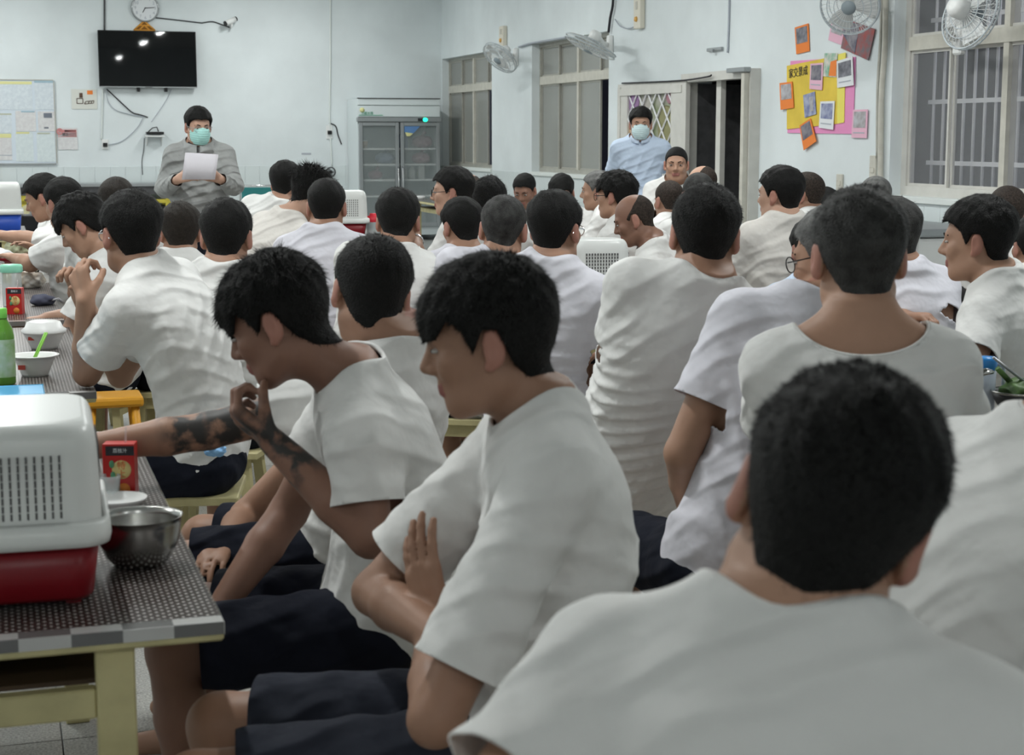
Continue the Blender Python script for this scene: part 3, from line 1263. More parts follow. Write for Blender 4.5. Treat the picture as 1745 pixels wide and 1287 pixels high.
        if standing:
            wear += [cone(hj, K, .098, .078, .03), cone(K, An, .078, .062, .02)]
        else:
            def lg(X, Y_, Z, ke=(ke + ax * .03).tolist(), ax=ax.tolist(), f_=cone(hj, K, .096, .083, 0).fn):
                pl = (X - ke[0]) * ax[0] + (Y_ - ke[1]) * ax[1] + (Z - ke[2]) * ax[2]
                return np.maximum(f_(X, Y_, Z) - .004 * np.sin(60 * X + 40 * Z) * np.sin(50 * Y_ + 33 * Z), pl)
            wear.append(Prim(lg, np.minimum(hj, ke) - .11, np.maximum(hj, ke) + .11, .03))
            lcaps.append((ke, ax))
    boxes = []
    for s, nm in ((1, 'R'), (-1, 'L')):
        S, E, Wr, opt = J[nm]
        d = A3(opt.get('d', Wr - E))
        n = A3(opt.get('n', (0, 0, -1)))
        if abs(unit(d) @ unit(n)) > .95:
            n = fw0
        # thumb side
        ts = opt.get('side', s)
        prims += hand_prims(Wr, d, n, ts, opt.get('curl', .35), opt.get('spread', .04), 1.0, opt.get('thumb', .3))
        if opt.get('fine'):
            c = Wr + unit(d) * .085
            boxes.append((c - .125, c + .125, opt['fine']))
    hh = fine or max(.0055, h * .6)
    boxes.append((H - np.array([.125, .125, .15]), H + .13, hh))
    # ---- the skin
    lo = np.min([p.lo for p in prims], 0) - .03
    hi = np.max([p.hi for p in prims], 0) + .03
    base = np.array([Pv[0], Pv[1], 0.0])
    Vs, Qs, o = [], [], 0
    g = Grid(lo, hi, h).run(prims)
    V, Q = g.surf()
    cen = V[Q].mean(1)
    keep = np.ones(len(Q), bool)
    for bl, bh, fh in boxes:
        keep &= ~np.all((cen > bl + 1.2 * fh) & (cen < bh - 1.2 * fh), 1)
    Vs.append(relax(V, Q, 1, .35)); Qs.append(Q[keep]); o = len(V)
    for bl, bh, fh in boxes:
        V, Q = Grid(bl, bh, fh).run(prims).surf()
        Vs.append(V); Qs.append(Q + o); o += len(V)
    V = np.concatenate(Vs); Q = np.concatenate(Qs)
    cen = V[Q].mean(1) - H
    lx, ly, lz = cen @ M[0], cen @ M[1], cen @ M[2]
    mi = np.zeros(len(Q))
    mi[(np.abs(lx) < .026) & (ly > .082) & (lz < -.0535) & (lz > -.0745)] = 1
    mi[(np.abs(lx) > .077) & (np.abs(lz) < .05) & (np.abs(ly) < .05)] = 2
    sk = skin if not isinstance(skin, str) else MATS[skin]
    if tattoo is not None:
        sk = tattoo(sk, base, J)
    me = np_mesh('person', V, Q, [sk, MATS['lips'], MATS['ear_skin']], mi, base)
    body = link('person', me, None, loc=base)
    tag(body, label, cat, group)
    # ---- shirt
    nc = N + U * nco[1] + Fd * nco[0]
    neckp = ell(nc, np.stack([Rt, Fd, U]), neck, .004, 's')
    lo = np.min([p.lo for p in cloth], 0) - .02
    hi = np.max([p.hi for p in cloth], 0) + .02
    hs = h * .9
    V, Q = Grid(lo, hi, hs).run(cloth).surf()
    V = relax(V, Q, 1, .5)
    T3 = None
    n_before = len(V)
    V, Q, T3 = clip(V, Q, T3, lambda v_: neckp.fn(v_[:, 0], v_[:, 1], v_[:, 2]))
    rim = V[n_before:]
    rim_pts = []
    if len(rim) > 20 and not long_sleeve:
        an = np.arctan2((rim - nc) @ Fd, (rim - nc) @ Rt)
        nb_ = 44
        bi = ((an + math.pi) / (2 * math.pi) * nb_).astype(int) % nb_
        for k in range(nb_):
            if (bi == k).any():
                rim_pts.append(rim[bi == k].mean(0) - base)

    def hemg(v_):
        dv = v_ - Pv
        ax_ = dv @ U
        near = np.linalg.norm(dv - np.outer(ax_, U), axis=1) < .30
        return np.where(near, ax_ / L - hem, 1.0)
    V, Q, T3 = clip(V, Q, T3, hemg)
    for e, ax in caps:
        def slg(v_, e=e, ax=ax):
            dv = v_ - e
            pl = dv @ ax
            rad = np.linalg.norm(dv - np.outer(pl, ax), axis=1)
            tor = cloth[0].fn(v_[:, 0], v_[:, 1], v_[:, 2])
            return np.where((rad < .10) & (pl < .06) & (pl > -.06) & (tor > .006), -pl, 1.0)
        V, Q, T3 = clip(V, Q, T3, slg)
    me = np_mesh(shirt_name, V, Q, [MATS[shirt]], origin=base, T3=T3)
    so = link(shirt_name, me, None, parent=body)
    sm = so.modifiers.new('cloth', 'SOLIDIFY')
    sm.thickness = .003
    sm.offset = 1
    if len(rim_pts) > 20:
        rp = np.array(rim_pts)
        rp = (np.roll(rp, 1, 0) + 2 * rp + np.roll(rp, -1, 0)) / 4
        bm = BM()
        tube(bm, [Vector(p_) for p_ in np.concatenate([rp, rp[:2]])], .0042, 6, caps=False)
        obj('neck_rib', bm, MATS[shirt], so)
    # ---- shorts or trousers
    lo = np.min([p.lo for p in wear], 0) - .03
    hi = np.max([p.hi for p in wear], 0) + .03
    g = Grid(lo, hi, h * 1.15).run(wear)
    V, Q = g.surf()
    V = relax(V, Q, 1, .5)
    T3 = None
    for e, ax in lcaps:
        def lgg(v_, e=e, ax=ax):
            dv = v_ - e
            pl = dv @ ax
            rad = np.linalg.norm(dv - np.outer(pl, ax), axis=1)
            return np.where((rad < .13) & (pl < .06) & (pl > -.06), -pl, 1.0)
        V, Q, T3 = clip(V, Q, T3, lgg)
    nm = 'trousers' if standing else 'shorts'
    so = link(nm, np_mesh(nm, V, Q, [MATS[trousers]], origin=base, T3=T3), None, parent=body)
    sm = so.modifiers.new('cloth', 'SOLIDIFY')
    sm.thickness = .003
    sm.offset = 1
    # ---- hair
    hm = MATS[hairm or 'hair_black']
    me = hair_mesh('hair', H, M, hair, hh * 1.0, hm, base, seed, strands, hgt, neck_fn)
    if me:
        link('hair', me, None, parent=body)
    # ---- face details

    def q(x, y, z):
        return Vector(H + M[0] * x + M[1] * y + M[2] * z - base)
    if face:
        for sx in (-1, 1):
            bm = BM()
            tube(bm, [q(sx * .014, .090, .019), q(sx * .030, .0895, .026), q(sx * .048, .074, .020)], .0028, 5)
            obj('eyebrow', bm, MATS['hair_black'], body)
            bm = BM()
            bmesh.ops.create_icosphere(bm, subdivisions=2, radius=1)
            R4 = Matrix((M[0], M[1], M[2])).transposed().to_4x4()
            bmesh.ops.transform(bm, matrix=Matrix.Translation(q(sx * .032, .080, .001)) @ R4 @ Matrix.Diagonal((.013, .0085, .0042, 1)), verts=bm.verts)
            eo = obj('eye', bm, MATS['eye_white'], body, smooth=True)
            bm = BM()
            bmesh.ops.create_icosphere(bm, subdivisions=2, radius=1)
            bmesh.ops.transform(bm, matrix=Matrix.Translation(q(sx * .032, .0862, .001)) @ R4 @ Matrix.Diagonal((.0055, .0028, .0040, 1)), verts=bm.verts)
            obj('iris', bm, MATS['hair_black'], eo, smooth=True)
    if glasses:
        bm = BM()
        for sx in (-1, 1):
            ring = [q(sx * .033 + .024 * math.cos(t), .102 - .30 * abs(sx * .033 + .024 * math.cos(t)) ** 1.6 * 1.2, -.002 + .019 * math.sin(t))
                    for t in np.linspace(0, 2 * math.pi, 19)]
            tube(bm, ring, .0016, 5, caps=False)
            tube(bm, [q(sx * .056, .094, .004), q(sx * .074, .06, .004), q(sx * .081, -.005, .006), q(sx * .082, -.03, -.012)], .0018, 5)
        tube(bm, [q(-.010, .101, .002), q(0, .104, .004), q(.010, .101, .002)], .0016, 5)
        obj('glasses', bm, MATS[glasses], body)
    if mask:
        def mk(X, Y_, Z):
            px, py, pz_ = X - H[0], Y_ - H[1], Z - H[2]
            x, y, z = [px * M[i][0] + py * M[i][1] + pz_ * M[i][2] for i in range(3)]
            d = (np.sqrt((x / .068) ** 2 + ((y - .026) / .096) ** 2 + ((z + .045) / .088) ** 2) - 1) * .066
            d = d - .0015 * np.sin(z * 420)
            d = np.maximum(d, z + .002 - .012 * np.clip(1 - np.abs(x) / .03, 0, 1))
            d = np.maximum(d, -.112 - z)
            return np.maximum(d, .030 - y)
        V, Q = Grid(H - .14, H + .14, hh * .8).run([Prim(mk, H - .13, H + .13, 0)]).surf()
        mo = link('face_mask', np_mesh('face_mask', V, Q, [MATS[mask]], origin=base), None, parent=body)
        for sx in (-1, 1):
            bm = BM()
            tube(bm, [q(sx * .066, .03, -.03), q(sx * .080, -.002, .015), q(sx * .083, -.022, -.005)], .0014, 5)
            tube(bm, [q(sx * .064, .03, -.085), q(sx * .080, -.01, -.04), q(sx * .083, -.022, -.005)], .0014, 5)
            obj('ear_loop', bm, MATS['white_plastic'], mo)
    if seat and not standing:
        stool((Pv[0], Pv[1], 0), -(math.radians(a if la is None else la)), key, label)
    PEOPLE[key] = dict(H=H, M=M, N=N, P=Pv, U=U, Rt=Rt, Fd=Fd, J=J, base=base, body=body, lfw=lfw)
    return body


_stool_src = []


def stool(loc, rz, key, label):
    lab = 'pale yellow wooden stool under the ' + label if len(label.split()) <= 10 else 'yellow stool under the ' + ' '.join(label.split()[:11])
    st = thing('wooden_stool', STOOL_LABELS.get(key, lab), 'stool', loc, rz, 'yellow wooden stools')
    if _stool_src:
        for nm, me, mx in _stool_src:
            o = bpy.data.objects.new(nm, me)
            COL.objects.link(o)
            o.parent = st
        return st
    m = MATS['cream_wood']
    parts = []
    bm = BM()
    bx(bm, -.17, .17, -.115, .115, STOOL_Z - .028, STOOL_Z - .002, .004)
    parts.append(('seat', bm))
    for sx in (-1, 1):
        for sy in (-1, 1):
            bm = BM()
            a = Vector((sx * .115, sy * .075, STOOL_Z - .03))
            b = Vector((sx * .150, sy * .105, 0.0))
            w = .017
            vs = []
            for p in (a, b):
                vs += [bm.verts.new(p + Vector((dx * w, dy * w, 0))) for dx, dy in ((-1, -1), (1, -1), (1, 1), (-1, 1))]
            bm.faces.new(vs[3::-1]); bm.faces.new(vs[4:])
            for i in range(4):
                j = (i + 1) % 4
                bm.faces.new((vs[i], vs[j], vs[4 + j], vs[4 + i]))
            bmesh.ops.recalc_face_normals(bm, faces=bm.faces)
            parts.append(('leg', bm))
    for sy in (-1, 1):
        bm = BM()
        bx(bm, -.115, .115, sy * .078 - .008, sy * .078 + .008, STOOL_Z - .075, STOOL_Z - .030)
        parts.append(('apron', bm))
    for nm, bm in parts:
        o = obj(nm, bm, m, st)
        _stool_src.append((nm, o.data, None))
    return st


STOOL_LABELS = {}
# ================================================================== who sits where
def px(u, v, Y):
    return tuple(P(u, v, Y))


# ---- foreground
person('C', 'man with black bowl-cut hair, arms crossed, seated in the centre foreground', 828, 440, 2.60, -97, ha=-90, hp=12, nf=.085, thigh=.51,
       hip=(880, 2.62), hair='bowl', skin='skin_b', h=.0075, fine=.004, strands=9000, slouch=.05, neck=(.088, .118, .068), fold=(.0045, 1.2, .07),
       trousers='slate', sleeve=.80, la=-92, hgt=.85,
       arms={'L': (px(742, 1228, 2.33), px(742, 1055, 2.62), dict(d=(-.25, .2, .9), n=(.6, .75, 0), curl=.18, fine=.0045, side=-1)),
             'R': (px(640, 1010, 2.78), px(742, 1085, 2.52), dict(d=(.45, .75, .2), fine=.0045))})


def tattoo_arm(sk, base, J, which, t0, t1):
    """dark ink patches along one arm"""
    S, E, Wr, _ = J[which]
    m = sk.copy()
    nt = m.node_tree
    b = nt.nodes['Principled BSDF']
    src = b.inputs['Base Color'].links[0].from_socket
    tc = nt.nodes.new('ShaderNodeTexCoord')
    tot = None
    for f in np.linspace(t0, t1, 3):
        p = (S + (E - S) * f if f <= 1 else E + (Wr - E) * (f - 1)) - base
        ds = nt.nodes.new('ShaderNodeVectorMath'); ds.operation = 'DISTANCE'
        ds.inputs[1].default_value = tuple(p)
        nt.links.new(tc.outputs['Object'], ds.inputs[0])
        mr = nt.nodes.new('ShaderNodeMapRange')
        mr.inputs[1].default_value = .05; mr.inputs[2].default_value = .085
        mr.inputs[3].default_value = 1; mr.inputs[4].default_value = 0
        nt.links.new(ds.outputs['Value'], mr.inputs[0])
        if tot is None:
            tot = mr.outputs[0]
        else:
            mx = nt.nodes.new('ShaderNodeMath'); mx.operation = 'MAXIMUM'
            nt.links.new(tot, mx.inputs[0]); nt.links.new(mr.outputs[0], mx.inputs[1])
            tot = mx.outputs[0]
    nz = nt.nodes.new('ShaderNodeTexNoise'); nz.inputs['Scale'].default_value = 26; nz.inputs['Detail'].default_value = 5
    nt.links.new(tc.outputs['Object'], nz.inputs['Vector'])
    cr = nt.nodes.new('ShaderNodeValToRGB')
    cr.color_ramp.elements[0].position = .42; cr.color_ramp.elements[1].position = .56
    nt.links.new(nz.outputs['Fac'], cr.inputs[0])
    mm = nt.nodes.new('ShaderNodeMath'); mm.operation = 'MULTIPLY'
    nt.links.new(cr.outputs[0], mm.inputs[0]); nt.links.new(tot, mm.inputs[1])
    mix = nt.nodes.new('ShaderNodeMix'); mix.data_type = 'RGBA'
    nt.links.new(mm.outputs[0], mix.inputs[0])
    nt.links.new(src, mix.inputs[6])
    mix.inputs[7].default_value = (.045, .042, .04, 1)
    nt.links.new(mix.outputs[2], b.inputs['Base Color'])
    return m


person('D', 'man with black fringe bent forward, hand raised to his mouth', 468, 435, 3.20, -96, ha=-84, hp=26, nf=.145,
       hip=(640, 3.32), hair='fringe', skin='skin_c', h=.0085, fine=.0045, strands=8000, slouch=.05, neck=(.082, .100, .060), sleeve=.66, hgt=.85,
       fold=(.004, .3, .09), tattoo=lambda sk, b, J: tattoo_arm(sk, b, J, 'L', 1.82, 2.1), la=-92,
       arms={'L': (px(632, 915, 3.02), px(464, 752, 3.12), dict(d=(-.72, .1, .55), n=(.5, .5, .75), curl=1.1, thumb=.8, fine=.0045)),
             'R': (px(492, 872, 3.42), px(372, 1040, 3.25), dict(d=(-.6, -.2, -.6)))})
person('E', 'man with tattooed forearm reaching over the table, seen past the bent man', 632, 405, 3.72, -72, ha=-12, hp=20, hr=10, nf=.06, nz=.225,
       hip=(590, 3.92), hair='crop', skin='skin_b', h=.009, fine=.005, strands=7000, neck=(.098, .100, .07), sleeve=.62, la=-85,
       tattoo=lambda sk, b, J: tattoo_arm(sk, b, J, 'L', .62, 1.15),
       arms={'L': (px(352, 735, 3.52), px(150, 762, 3.45), dict(d=(-1, .1, 0))), 'R': (px(420, 880, 4.0), px(380, 930, 3.8))})
person('N', 'closest man, back of his black cropped head to the camera, lower right', 1425, 626, 1.45, 24, ha=12, hp=6, hr=19, nf=.03, ndx=-.025, nz=.235,
       hip=(1300, 1.42), hair='crop', skin='skin_a', h=.007, fine=.0035, strands=14000, neck=(.098, .100, .066), fold=(.0035, 1.0, .10),
       hairm='hair_black', ear=1.05, sh=1.06,
       arms={'L': (px(770, 1480, 1.36), px(900, 1650, 1.6))})
person('G', 'man with greying cropped hair and prominent ears in a scoop-neck shirt', 1466, 320, 3.10, 2, ha=-3, hp=6, nf=.04, nz=.262, nco=(-.015, .012), sh=.95, hip=(1470, 3.05),
       hair='crop', hairm='hair_grey', skin='skin_a', h=.008, fine=.0042, strands=9000, ear=1.12, neck=(.125, .120, .072), fold=(.003, .5, .1), hgt=.9, shirt='shirt',
       arms={'L': (px(1330, 760, 3.25), px(1400, 640, 3.5)), 'R': (px(1640, 800, 3.2), px(1560, 760, 3.5))})
person('A', 'broad-backed man leaning left in a shirt with diagonal folds', 1203, 315, 4.22, 6, ha=4, hp=6, hr=4, nf=.04, hip=(1048, 4.55), fat=1.08,
       hair='crop', skin='skin_b', h=.0085, fine=.005, strands=6000, ear=1.08, fold=(.0055, 2.15, .046), slouch=.06, neck=(.10, .09, .062), sh=1.05, hgt=.95, hem=-.2)
person('B', 'grey-haired man with glasses half hidden behind the man in the scoop-neck shirt', 1424, 345, 3.90, -18, ha=-52, hp=12, nf=.06, ndx=-.10, hip=(1262, 3.72),
       hair='short', hairm='hair_silver', skin='skin_a', h=.0085, fine=.0055, strands=3000, glasses='black_plastic', shirt='shirt_cool', fold=(.004, .5, .08), hem=-.18,
       neck=(.10, .09, .062), arms={'L': (px(1162, 772, 3.70), px(1185, 905, 3.92)), 'R': (px(1440, 700, 4.0), px(1450, 560, 4.0))})
person('RE', 'man at the right edge of the picture leaning away, only his back in view', 1900, 470, 2.35, 62, hp=20, nf=.10, hip=(1660, 2.30),
       hair='crop', skin='skin_a', h=.009, fold=(.004, .9, .09), slouch=.10, fat=1.12, neck=(.09, .09, .06))
# ---- left table
person('L5', 'man in glasses at the left table with clasped hands raised on his elbows', 220, 325, 4.92, -72, ha=-38, hp=4, nf=.04, hip=(345, 4.98),
       hair='crop', skin='skin_a', h=.009, fine=.005, strands=6000, glasses='grey_metal', fold=(.006, 2.3, .055), slouch=.06, la=-95, sleeve=.66,
       arms={'L': (px(148, 636, 4.90), px(146, 512, 4.80), dict(d=(-.25, .2, .85), n=(.5, .85, 0), curl=1.0, thumb=.8, fine=.0045)),
             'R': (px(205, 640, 5.38), px(138, 507, 5.08), dict(d=(-.1, -.4, .85), n=(-.3, -.9, 0), thumb=.8, curl=1.0, fine=.0045))})
person('L7', 'young man with black cropped hair and both ears showing, right of the man in glasses', 385, 340, 5.65, 8, ha=4, hp=8, hair='crop', skin='skin_b', h=.010, fine=.006, strands=4000, hip=(372, 5.65), ear=1.08)
person('L6', 'man with brown-black hair seen between the speaker and two larger heads', 306, 345, 7.1, 5, ha=-12, hp=8, hair='crop', hairm='hair_brown', skin='skin_b', h=.011, strands=2500)
person('L4', 'man with thinning brown hair behind the man in glasses at left', 197, 301, 7.7, -8, ha=-20, hp=6, hair='short', hairm='hair_brown', skin='skin_b', h=.012, strands=2000)
person('L3', 'man bowing his head in profile, just left of the man in glasses', 138, 330, 6.7, -85, ha=-92, hp=34, nf=.11, hip=(185, 6.8), hair='mop', hgt=.7, skin='skin_a', h=.011, strands=2000)
person('L2', 'man with black hair at the left table, second from the yellow-legged counter', 106, 303, 8.2, -60, ha=-50, hp=14, nf=.09, hip=(135, 8.4), hair='crop', skin='skin_a', h=.012, strands=2000,
       arms={'L': (px(52, 450, 8.1), px(25, 440, 8.2)), 'R': (px(90, 440, 8.7), px(60, 425, 8.6))})
person('L1', 'man in profile at far left stretching his arm along the table', 72, 297, 9.0, -88, ha=-92, hp=22, nf=.10, hip=(100, 9.2), hair='crop', skin='skin_a', h=.012, strands=2000,
       arms={'L': (px(50, 408, 8.9), px(5, 402, 8.9)), 'R': (px(60, 408, 9.4), px(20, 400, 9.4))})
# ---- middle
person('M1', 'man with thick black hair bent towards the far tables, furthest left of the middle group', 487, 275, 9.3, 25, ha=22, hp=14, nf=.07, hip=(425, 9.3), hair='crop', skin='skin_b', h=.011, strands=2500)
person('M2', 'man with spiky black hair hunched forward beside the speaker', 528, 287, 8.1, 42, ha=48, hp=30, nf=.14, hip=(448, 8.0), hair='spiky', skin='skin_d', h=.010, strands=4000, shirt='shirt_beige', slouch=.07, fat=1.05)
person('M3', 'man with close-cropped black hair and right ear showing, in front of the red basket', 556, 303, 7.3, 12, ha=0, hp=6, hair='short', skin='skin_b', h=.010, strands=3000, shirt='shirt_cool', hip=(560, 7.25))
person('M4', 'man leaning on his raised wrist, wearing a watch', 678, 322, 6.6, 10, ha=2, hp=12, nf=.07, hair='crop', skin='skin_b', h=.010, fine=.006, strands=3000, hip=(625, 6.55),
       arms={'R': (px(705, 440, 6.65), px(708, 408, 6.8), dict(d=(-.2, .1, .9), n=(-.6, .6, 0), curl=.3, fine=.006))})
person('M5', 'man in dark-rimmed glasses in left profile, below the fridge', 770, 284, 8.4, -75, ha=-86, hp=2, hair='crop', skin='skin_d', h=.011, fine=.006, strands=2500, glasses='black_plastic', hip=(790, 8.4))
person('M5b', 'bald man almost hidden behind the profile of the man in dark-rimmed glasses', 794, 292, 9.4, -60, hp=4, hair='bald', hairm='hair_stubble', skin='skin_d', h=.013)
person('M6', 'man showing only the crown of his black hair, below the first window', 833, 303, 8.6, 5, ha=-8, hp=24, nf=.08, hair='mop', hgt=.7, skin='skin_b', h=.011, strands=2500)
person('M7', 'short-haired man facing us with lowered eyes, left one below the middle window', 894, 295, 12.3, 205, ha=200, hp=24, hair='short', skin='skin_c', h=.011, strands=1500)
person('M8', 'dark-haired man facing us, right one below the middle window', 957, 297, 11.4, 190, ha=195, hp=26, hair='crop', skin='skin_a', h=.011, strands=1500)
person('M9', 'man with black hair turned left, sitting behind the grey-haired man', 786, 337, 7.4, -15, ha=-30, hp=12, nf=.06, hair='crop', skin='skin_b', h=.010, strands=3000, shirt='shirt_cool', hip=(775, 7.5))
person('M10', 'man with grizzled short hair and both ears showing, centre of the picture', 858, 332, 6.1, 10, ha=8, hp=8, hr=3, hair='short', hairm='hair_grey', skin='skin_b', h=.0095, fine=.0055, strands=3000, ear=1.15, hip=(790, 6.3), shirt='shirt_cool')
person('M11', 'man in glasses wearing a lavender-tinted shirt, head turned right', 947, 325, 5.5, 22, ha=30, hp=4, nf=.04, hair='crop', skin='skin_b', h=.009, fine=.0055, strands=3500, glasses='chrome', shirt='shirt_cool', hip=(915, 5.6), fold=(.007, 1.4, .06))
person('M12', 'man in glasses in left profile with thick flat-top hair', 1049, 292, 8.7, -60, ha=-64, hp=2, hair='mop', hgt=.8, skin='skin_a', h=.010, fine=.006, strands=2500, glasses='black_plastic', hip=(1065, 8.8))
person('M13', 'silver-haired man in profile behind the flat-top man in glasses', 1018, 290, 10.3, -75, ha=-80, hp=4, hair='short', hairm='hair_silver', skin='skin_a', h=.012, strands=1200)
person('M14', 'balding man looking down in left profile beside the white basket', 1081, 328, 7.9, -75, ha=-82, hp=22, nf=.09, hair='bald', hairm='hair_stubble', skin='skin_c', h=.010, fine=.0055, strands=2500, hip=(1125, 8.0))
person('M15', 'man with brown stubble hair behind the balding man', 1140, 305, 9.6, -20, ha=-25, hp=6, hair='buzz', hairm='hair_stubble', skin='skin_b', h=.012, strands=1500)
person('M16', 'crew-cut man facing us in front of the doorway', 1153, 248, 11.4, 190, ha=188, hp=4, hair='buzz', hairm='hair_black', skin='skin_a', h=.011, fine=.006, hipz=.60, seat=True)
person('M17', 'bald pink-scalped man in front of the doorway', 1197, 280, 10.4, -40, ha=-60, hp=20, hair='bald', hairm='hair_stubble', skin='skin_d', h=.012)
person('M18', 'grey stubble-haired man just behind the broad-backed man', 1190, 291, 8.4, -10, hp=6, hair='buzz', hairm='hair_grey', skin='skin_b', h=.012, strands=1500)
person('M19', 'man in a beige-white shirt in left profile before the posters', 1330, 283, 7.4, -22, ha=-52, hp=2, nf=.04, hair='crop', skin='skin_d', h=.010, fine=.006, strands=3000, shirt='shirt_beige', hip=(1300, 7.5), fold=(.006, .25, .09))
person('M20', 'crew-cut man behind the one in the beige-white shirt', 1373, 290, 8.7, -40, ha=-60, hp=4, hair='buzz', hairm='hair_stubble', skin='skin_b', h=.012, strands=1500)
person('M21', 'man showing only a sliver of black hair under the posters', 1408, 320, 10.0, 0, hp=6, hair='crop', skin='skin_b', h=.013)
person('M22', 'grey-haired man just under the light switch on the right wall', 1492, 300, 9.0, -10, hp=6, hair='short', hairm='hair_silver', skin='skin_b', h=.012, strands=1500)
person('M23', 'man with folded arms hidden behind the grey-haired man in front', 1522, 338, 5.6, -25, ha=-30, hp=10, hair='crop', hairm='hair_grey', skin='skin_b', h=.010, strands=1500, hip=(1535, 5.6), shirt='shirt_cool', sleeve=.56,
       arms={'R': (px(1596, 578, 5.5), px(1530, 560, 5.25), dict(d=(-.9, .1, -.3), curl=.9, fine=.006)), 'L': (px(1480, 540, 5.5), px(1540, 540, 5.4), dict(curl=.8, fine=.006))})
person('M24', 'man in a pale blue shirt glimpsed left of the grey-haired man in glasses', 1385, 372, 6.7, -10, hp=8, hair='crop', skin='skin_b', h=.012, shirt='shirt_blue', hip=(1392, 6.7))
# ---- right
person('R1', 'young man in left profile with thick black hair at right', 1668, 335, 4.85, -58, ha=-66, hp=4, nf=.06, hip=(1712, 4.9), hair='crop', skin='skin_a', h=.009, fine=.0045, strands=6000, fold=(.006, 2.2, .07), hgt=1.1, sleeve=.7,
       arms={'L': (px(1650, 640, 4.55), px(1600, 690, 4.7))})
person('R2', 'bald man behind the young man at right', 1716, 312, 7.6, -20, hp=4, hair='thin', hairm='hair_stubble', skin='skin_b', h=.012)
person('R3', 'man cut off by the right edge of the picture behind the young man', 1762, 368, 6.9, -10, hp=4, hair='crop', skin='skin_b', h=.012)
# ---- standing
person('speaker', 'standing speaker in grey jacket, green mask and glasses holding a sheet of paper', 337, 182, 10.9, 172, ha=152, hp=10, nf=.04, hair='crop', skin='skin_d', h=.010, fine=.006,
       strands=2500, glasses='grey_metal', mask='mask_green', standing=True, shirt='jacket_grey', shirt_name='jacket', long_sleeve=True, group='standing men in masks', trousers='slate', hem=-.06, loose=.03,
       fold=(.010, 1.3, .10), neck=(.085, .10, .055), fat=1.08,
       arms={'R': (px(281, 322, 10.95), px(303, 306, 10.62), dict(d=(.75, -.2, .25), n=(.2, .9, -.3), curl=.55, fine=.006)),
             'L': (px(398, 318, 10.85), px(374, 305, 10.55), dict(d=(-.75, -.2, .25), n=(-.2, .9, -.3), curl=.55, fine=.006))})
person('guard', 'standing man in a light blue dress shirt and surgical mask by the open door', 1092, 182, 12.6, 186, ha=184, hp=6, nf=.03, hair='crop', skin='skin_a', h=.011, fine=.006, strands=2000,
       mask='mask_blue', standing=True, shirt='shirt_blue', shirt_name='dress_shirt', long_sleeve=True, group='standing men in masks', trousers='navy', hem=-.02, loose=.02, hipz=1.0, fold=(.006, .6, .10),
       arms={'R': (px(1040, 310, 12.8), px(1065, 335, 12.95)), 'L': (px(1150, 312, 12.8), px(1130, 335, 12.95))})
# ================================================================== on the far wall
def ptB(u, v, o=0.0):
    x, z = hitB(u, v, o)
    return x, z


def B_thing(name, label, cat, u, v, o=0.0, group=None):
    x, z = hitB(u, v, o)
    return thing(name, label, cat, onB(x, z, o), ANG, group)


def R_thing(name, label, cat, u, v, o=0.0, group=None):
    s, z = hitR(u, v, o)
    return thing(name, label, cat, onR(s, z, o), ANG, group)


SB = 24.2 / 2830            # metres per pixel about the far wall

# television
x0, z1 = hitB(166, 51, .10); x1, z0 = hitB(336, 149.5, .10)
w, hgt = x1 - x0, z1 - z0
t = thing('television', 'large black flat television on the far wall under the clock', 'television', onB((x0 + x1) / 2, (z0 + z1) / 2, .04), ANG)
bm = BM(); bx(bm, -w / 2, w / 2, -.06, -.02, -hgt / 2, hgt / 2, .006); bx(bm, -w / 3, w / 3, -.02, .0, -hgt / 3, hgt / 4)
obj('casing', bm, MATS['black_plastic'], t)
bm = BM(); bx(bm, -w / 2 + .012, w / 2 - .012, -.064, -.058, -hgt / 2 + .018, hgt / 2 - .012)
obj('screen', bm, MATS['screen'], t)
bm = BM(); bx(bm, -w / 2, w / 2, -.066, -.058, -hgt / 2 - .004, -hgt / 2 + .010)
obj('lower_bezel', bm, MATS['grey_metal'], t)
bm = BM(); bx(bm, -.05, .05, -.067, -.064, -hgt / 2 - .003, -hgt / 2 + .004)
obj('maker_plate', bm, MATS['black_plastic'], t)
for sx in (-.14, .24):
    bm = BM(); bx(bm, sx - .02, sx + .02, -.05, .03, -hgt / 2 - .06, -hgt / 2, .004)
    obj('mounting_foot', bm, MATS['black_plastic'], t)
t.rotation_euler = (math.radians(0), 0, ANG)

# clock
t = B_thing('wall_clock', 'round white wall clock with black numerals above the television', 'clock', 247, 14, .0)
R_ = 22.5 * SB
lay = Rx(math.pi / 2)
bm = BM(); lathe(bm, [(0, 0), (R_, 0), (R_, .03), (R_ * .93, .045), (R_ * .86, .03), (0, .03)], 48, M=lay)
obj('rim', bm, MATS['grey_metal'], t)
bm = BM(); lathe(bm, [(0, .030), (R_ * .88, .030), (R_ * .88, .033), (0, .033)], 48, M=lay, smooth=False)
obj('dial', bm, MATS['paper'], t)
for k in range(1, 13):
    a = math.radians(90 - 30 * k)
    text_mesh('numeral', str(k), .060, MATS['ink_grey'], t, T(R_ * .70 * math.cos(a), -.035, R_ * .70 * math.sin(a)) @ FACE_OUT)
for nm, ang, ln in (('hour_hand', 84 + 156, .07), ('minute_hand', 4, .125)):
    a = math.radians(ang)
    bm = BM(); tube(bm, [(-.01 * math.cos(a), -.038, -.01 * math.sin(a)), (ln * math.cos(a), -.038, ln * math.sin(a))], .005, 6)
    obj(nm, bm, MATS['ink'], t)
for a0 in (150, -30, 0, 165):
    bm = BM(); tube(bm, [(R_ * .93 * math.cos(math.radians(a0 + k * 5)), -.046, R_ * .93 * math.sin(math.radians(a0 + k * 5))) for k in range(5)], .006, 6)
    obj('rim_inlay', bm, MATS['chrome'], t)

